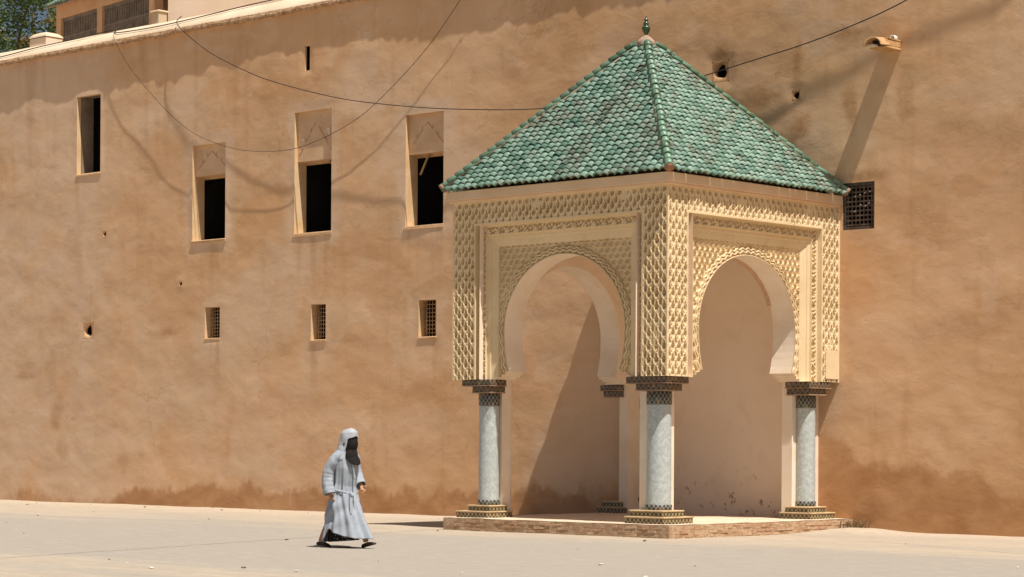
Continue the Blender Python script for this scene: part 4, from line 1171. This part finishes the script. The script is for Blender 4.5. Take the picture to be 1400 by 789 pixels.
# body: x forward, y to the person's left, z up
bd = MB()
hip = (-0.02, 0, 0.84)
bd.tube([(-0.02, 0, 0.80), (-0.015, 0, 0.95), (0.0, 0, 1.12), (-0.01, 0, 1.26), (0.0, 0, 1.33), (0.01, 0, 1.38), (0.02, 0, 1.42)], [(.115, .095), (.11, .09), (.125, .10), (.14, .095), (.08, .07), (.052, .052), (.05, .05)], 16)
bd.tube([(0.03, 0, 1.385), (0.035, 0, 1.42), (0.03, 0, 1.47), (0.025, 0, 1.53), (0.02, 0, 1.585), (0.015, 0, 1.60)], [(.05, .06), (.068, .085), (.078, .098), (.08, .10), (.055, .07), (.02, .03)], 16)
bd.tube([(0.12, 0, 1.47), (0.145, 0, 1.455)], [.014, .012], 8)
for s in (-1, 1): bd.tube([(0.02, s * .078, 1.50), (0.01, s * .088, 1.47)], [.016, .012], 6)
# legs: right leg back (toe-off), left leg forward (heel strike)
bd.tube([(-0.02, -0.062, 0.80), (-0.06, -0.10, 0.50), (-0.30, -0.10, 0.13), (-0.335, -0.10, 0.07)], [.078, .06, .042, .038], 12)
bd.tube([(-0.02, 0.062, 0.80), (0.14, 0.095, 0.48), (0.325, 0.095, 0.13), (0.34, 0.095, 0.08)], [.078, .06, .042, .038], 12)
# arms
RA = [(-0.02, -0.15, 1.27), (-0.13, -0.21, 1.00), (-0.055, -0.232, 0.775)]
LA = [(-0.02, 0.15, 1.27), (0.01, 0.20, 1.00), (0.15, 0.162, 0.845)]
def hand(mb, wrist, fwd, palm_n, thumb_dir):
    f_ = Vector(fwd).normalized(); n_ = Vector(palm_n); n_ = (n_ - f_ * n_.dot(f_)).normalized(); a_ = f_.cross(n_).normalized()
    if a_.dot(Vector(thumb_dir)) < 0: a_ = -a_
    w = Vector(wrist)
    mb.tube([w - f_ * .02, w + f_ * .02, w + f_ * .05, w + f_ * .09], [(.024, .022), (.03, .019), (.037, .017), (.036, .014)], 10)
    for i, (o_, l) in enumerate(((.028, .068), (.0095, .076), (-.0095, .071), (-.027, .056))):
        p0 = w + f_ * .085 + a_ * o_
        mb.tube([p0, p0 + f_ * l * .45 + n_ * .008, p0 + f_ * l * .75 + n_ * .024, p0 + f_ * l * .9 + n_ * .042], [.0095, .009, .008, .0065], 7)
    p0 = w + f_ * .03 + a_ * .03
    mb.tube([p0, p0 + a_ * .025 + f_ * .025, p0 + a_ * .033 + f_ * .055 + n_ * .008], [.012, .0105, .008], 7)
for A_, pn, td in ((RA, (0.3, 1, 0), (1, 0, .3)), (LA, (0.3, -1, 0), (1, 0, .5))):
    bd.tube(A_, [.05, .038, .026], 10)
    w = Vector(A_[2]); hand(bd, w, (w - Vector(A_[1])), pn, td)
pl_(remeshed(bd, 'body', MAT['skin'], 0.0065, 2), 'body')

# face under the veil: eyes, brow band
ey = MB()
for s in (-1, 1): ey.lathe([(0.002, 1.488), (0.011, 1.492), (0.013, 1.5), (0.011, 1.508), (0.002, 1.512)], 0.108, s * 0.033, 8)
pl_(ey.mesh('eyes', MAT['black_leather']), 'eyes')

# robe: open-bottomed cloth with thickness, split at the side over the patterned dress
def robe_ring(u):
    """u 0 hem .. 1 neck -> centre x, half length fore-aft, half width"""
    key = [(0.0, .025, .36, .250), (.12, .035, .32, .225), (.25, .010, .285, .215), (.42, -.02, .225, .195), (.52, -.015, .170, .172), (.58, -.012, .148, .158), (.64, -.01, .155, .165), (.78, .0, .16, .178), (.90, -.01, .140, .175), (.97, -.005, .105, .140), (1.0, 0.0, .075, .09)]
    for (a, *p), (b, *q) in zip(key, key[1:]):
        if u <= b:
            t_ = (u - a) / (b - a); t_ = t_ * t_ * (3 - 2 * t_) if False else t_
            return [x_ + (y_ - x_) * t_ for x_, y_ in zip(p, q)]
    return key[-1][1:]
def hem(q):
    """hem height by angle (0 = front, -90 deg = person's right, the side seen)"""
    d = math.degrees(q)
    d = (d + 180) % 360 - 180
    pts_ = [(-180, .06), (-140, .06), (-124, .08), (-112, .19), (-101, .26), (-86, .21), (-60, .16), (-30, .13), (0, .13), (40, .12), (90, .11), (140, .08), (180, .07)]
    for (a, h0), (b, h1) in zip(pts_, pts_[1:]):
        if a <= d <= b:
            t_ = (d - a) / (b - a); return h0 + (h1 - h0) * t_
    return .09
NA, NU = 120, 90
V = []; Fc = []
for j in range(NU + 1):
    u = j / NU
    cxr, ra, rb = robe_ring(u)
    for i in range(NA):
        q = 2 * math.pi * i / NA
        z_ = hem(q) + (1.35 - hem(q)) * u
        ca, sa = math.cos(q), math.sin(q)
        lo = (1 - u)
        f_ = 0.020 * lo ** 0.9 * math.sin(8 * q + 2.5 * u) + 0.010 * lo * math.sin(17 * q + 5 * u + 1) + 0.004 * math.sin(6 * q + 10 * u)
        dg_ = math.sin(24 * (z_ - 0.55 * ca * 0.30) + 0.8)            # drapes pulled diagonally by the stride
        f_ += 0.012 * math.exp(-((z_ - .5) / .22) ** 2) * dg_ * max(0.0, -sa)
        f_ += 0.010 * math.exp(-((z_ - .80) / .10) ** 2) * math.sin(19 * q)
        f_ *= sstep(1.0, .9, u)
        flare = 0.13 * max(0, math.cos(q - 0.15)) ** 6 * lo ** 3
        kick = -0.02 * max(0, -ca) * (u > .1)
        V.append((cxr + (ra + f_ + flare + kick) * ca, (rb + f_) * sa, z_ - 0.02 * flare))
for j in range(NU):
    for i in range(NA):
        k = (i + 1) % NA; Fc.append((j * NA + i, j * NA + k, (j + 1) * NA + k, (j + 1) * NA + i))
rb_me = mesh_np('robe', V, Fc, MAT['grey_cloth'], True)
robe = pl_(rb_me, 'robe')
sd = robe.modifiers.new('thickness', 'SOLIDIFY'); sd.thickness = 0.006; sd.offset = -1
# front seam and tied sash
MB_ = MB(); MB_.tube(smooth_path([(0.17, -0.06, 1.14), (0.185, -0.03, 1.0), (0.188, -0.03, 0.86), (0.20, -0.04, 0.74), (0.245, -0.05, .55), (0.31, -0.06, .35), (0.37, -0.07, .2)], 6), [(0.006, 0.011)] * 37, 6)
pl_(MB_.mesh('front_seam', MAT['white_cloth']), 'front_seam', robe)
sm = MB()
ring = []
for i in range(41):
    q = 2 * math.pi * i / 40; ring.append((-0.012 + .175 * math.cos(q), .185 * math.sin(q), .79 - 0.05 * math.cos(q) + .006 * math.sin(5 * q)))
sm.tube(ring, [(.010, .019)] * 41, 8, False); sm.tube([(0.17, -.06, .74), (0.215, -.075, .72), (0.20, -.08, .66)], [.03, .028, .018], 8)
sm.tube(smooth_path([(0.20, -.08, .72), (0.225, -.10, .60), (0.255, -.11, .45)], 4), [(.024, .008)] * 9, 8)
pl_(sm.mesh('sash', MAT['grey_cloth']), 'sash', robe)
def sleeve(pts, rads, name):
    m = MB(); P3 = smooth_path(pts, 12); n = len(P3)
    rr = [rads[0] + (rads[1] - rads[0]) * (i / n) for i in range(n)]
    m.tube(P3, [(r * (1 + .02 * math.sin(i * .9)), r * (1 - .03 * math.sin(i * 1.3))) for i, r in enumerate(rr)], 28, False)
    me = m.mesh(name, MAT['grey_cloth'])
    for v in me.vertices:
        c_ = v.co; v.co += Vector((1, 0, .3)) * 0.005 * math.sin(30 * c_.z + 55 * c_.x) + Vector((0, 1, 0)) * .005 * math.sin(24 * c_.z - 60 * c_.x)
    o = pl_(me, name, robe); sd = o.modifiers.new('thickness', 'SOLIDIFY'); sd.thickness = .006; sd.offset = -1
    return o
sleeve([(-0.02, -0.10, 1.285), (-0.06, -0.175, 1.20), (-0.13, -0.215, 1.02), (-0.105, -0.235, 0.87), (-0.06, -0.235, 0.735)], (0.068, 0.078), 'sleeve')
sleeve([(-0.02, 0.10, 1.285), (-0.02, 0.175, 1.20), (0.01, 0.20, 1.02), (0.07, 0.19, 0.92), (0.14, 0.165, 0.85)], (0.068, 0.072), 'sleeve')

# patterned dress below the robe
V = []; Fc = []
for j in range(25):
    u = j / 24; z_ = 0.085 + .5 * u
    for i in range(60):
        q = 2 * math.pi * i / 60; f_ = .014 * math.sin(9 * q + 2 * u) * (1 - u)
        V.append((0.005 + (.225 - .06 * u + f_) * math.cos(q), (.185 - .03 * u + f_) * math.sin(q), z_ + 0.02 * math.cos(q)))
for j in range(24):
    for i in range(60):
        k = (i + 1) % 60; Fc.append((j * 60 + i, j * 60 + k, (j + 1) * 60 + k, (j + 1) * 60 + i))
dr = pl_(mesh_np('dress', V, Fc, MAT['patterned_cloth'], True), 'dress')

# hood: rings from crown to shoulders, open in front of the face
V = []; Fc = []; NA2, NU2 = 48, 30
def hood_ring(u):
    key = [(0, 0.005, .015, .012, 1.625), (.06, .005, .078, .068, 1.617), (.2, .012, .124, .10, 1.575), (.4, .015, .136, .114, 1.49), (.6, .005, .13, .118, 1.40), (.8, -.012, .135, .135, 1.32), (.93, -.015, .15, .165, 1.25), (1, -.015, .155, .175, 1.21)]
    for (a, *p), (b, *q) in zip(key, key[1:]):
        if u <= b:
            t_ = (u - a) / (b - a); return [x_ + (y_ - x_) * t_ for x_, y_ in zip(p, q)]
    return key[-1][1:]
for j in range(NU2 + 1):
    u = j / NU2; cxr, ra, rb, z_ = hood_ring(u)
    gap = math.radians(0 if u < .33 else 58 * sstep(.33, .42, u)) ; gap = float(gap)
    for i in range(NA2 + 1):
        q = gap + (2 * math.pi - 2 * gap) * i / NA2
        f_ = .004 * math.sin(9 * q + 8 * u) * u + .006 * math.sin(5 * q - 12 * u) * u
        V.append((cxr + (ra + f_) * math.cos(q), (rb + f_) * math.sin(q), z_ + .012 * math.cos(q) * (u < .5) - .03 * u * math.cos(q) * (u > .5)))
for j in range(NU2):
    for i in range(NA2): Fc.append((j * (NA2 + 1) + i, j * (NA2 + 1) + i + 1, (j + 1) * (NA2 + 1) + i + 1, (j + 1) * (NA2 + 1) + i))
hood = pl_(mesh_np('hood', V, Fc, MAT['white_cloth'], True), 'hood')
sd = hood.modifiers.new('thickness', 'SOLIDIFY'); sd.thickness = .009; sd.offset = 0
# veil: black cloth over the face hanging on to the chest
V = []; Fc = []; n1_, n2_ = 30, 36
for j in range(n2_ + 1):
    u = j / n2_
    for i in range(n1_ + 1):
        a_ = i / n1_ * 2 - 1; q = a_ * math.radians(88 if u < .45 else 88 - 50 * ((u - .45) / .55) ** 1.5)
        z_ = 1.55 - .425 * u + .03 * abs(a_) * (u > .8) * u
        if u < .12: r_ = .116
        elif u < .5: r_ = .116 + .016 * math.sin((u - .12) / .38 * math.pi)
        else: r_ = .116 + .075 * ((u - .5) / .5) ** .8
        f_ = .004 * math.sin(8 * a_ + 10 * u)
        V.append((0.02 + (r_ + f_) * math.cos(q), (r_ * .84 + f_) * math.sin(q), z_))
for j in range(n2_):
    for i in range(n1_): Fc.append((j * (n1_ + 1) + i, j * (n1_ + 1) + i + 1, (j + 1) * (n1_ + 1) + i + 1, (j + 1) * (n1_ + 1) + i))
veil = pl_(mesh_np('veil', V, Fc, MAT['black_cloth'], True), 'veil')
sd = veil.modifiers.new('thickness', 'SOLIDIFY'); sd.thickness = .005; sd.offset = 0

# slippers
def shoe(base, pitch, name='slipper'):
    m = MB(); n = 14; V = []; Fc = []
    prof = [(-.075, .024, .035), (-.06, .034, .05), (-.02, .036, .055), (.04, .040, .058), (.09, .044, .05), (.13, .042, .038), (.165, .030, .027), (.18, .012, .016)]
    for x_, w_, h_ in prof:
        for k in range(n):
            q = 2 * math.pi * k / n
            V.append((x_, w_ * math.cos(q), max(0.0, h_ * .5 + h_ * .5 * math.sin(q) * 1.05)))
    for i in range(len(prof) - 1):
        for k in range(n):
            j = (k + 1) % n; Fc.append((i * n + k, i * n + j, (i + 1) * n + j, (i + 1) * n + k))
    Fc += [tuple(range(n - 1, -1, -1)), tuple((len(prof) - 1) * n + k for k in range(n))]
    m.add(V, Fc, True); o = pl_(m.mesh(name, MAT['black_leather']), name); o.location = base; o.rotation_euler = (0, pitch, 0)
    return o
shoe((-0.335, -0.10, 0.012), math.radians(5)); shoe((0.345, 0.095, 0.012), math.radians(-13))

# the walker leans into the stride
def lean(o):
    for ch in o.children:
        if ch.type == 'MESH' and ch.name.split('.')[0] != 'slipper':
            for v in ch.data.vertices: v.co.x += 0.075 * max(0.0, v.co.z - 0.25) - 0.02 * min(1.0, v.co.z / 0.3)
        lean(ch)
lean(person)
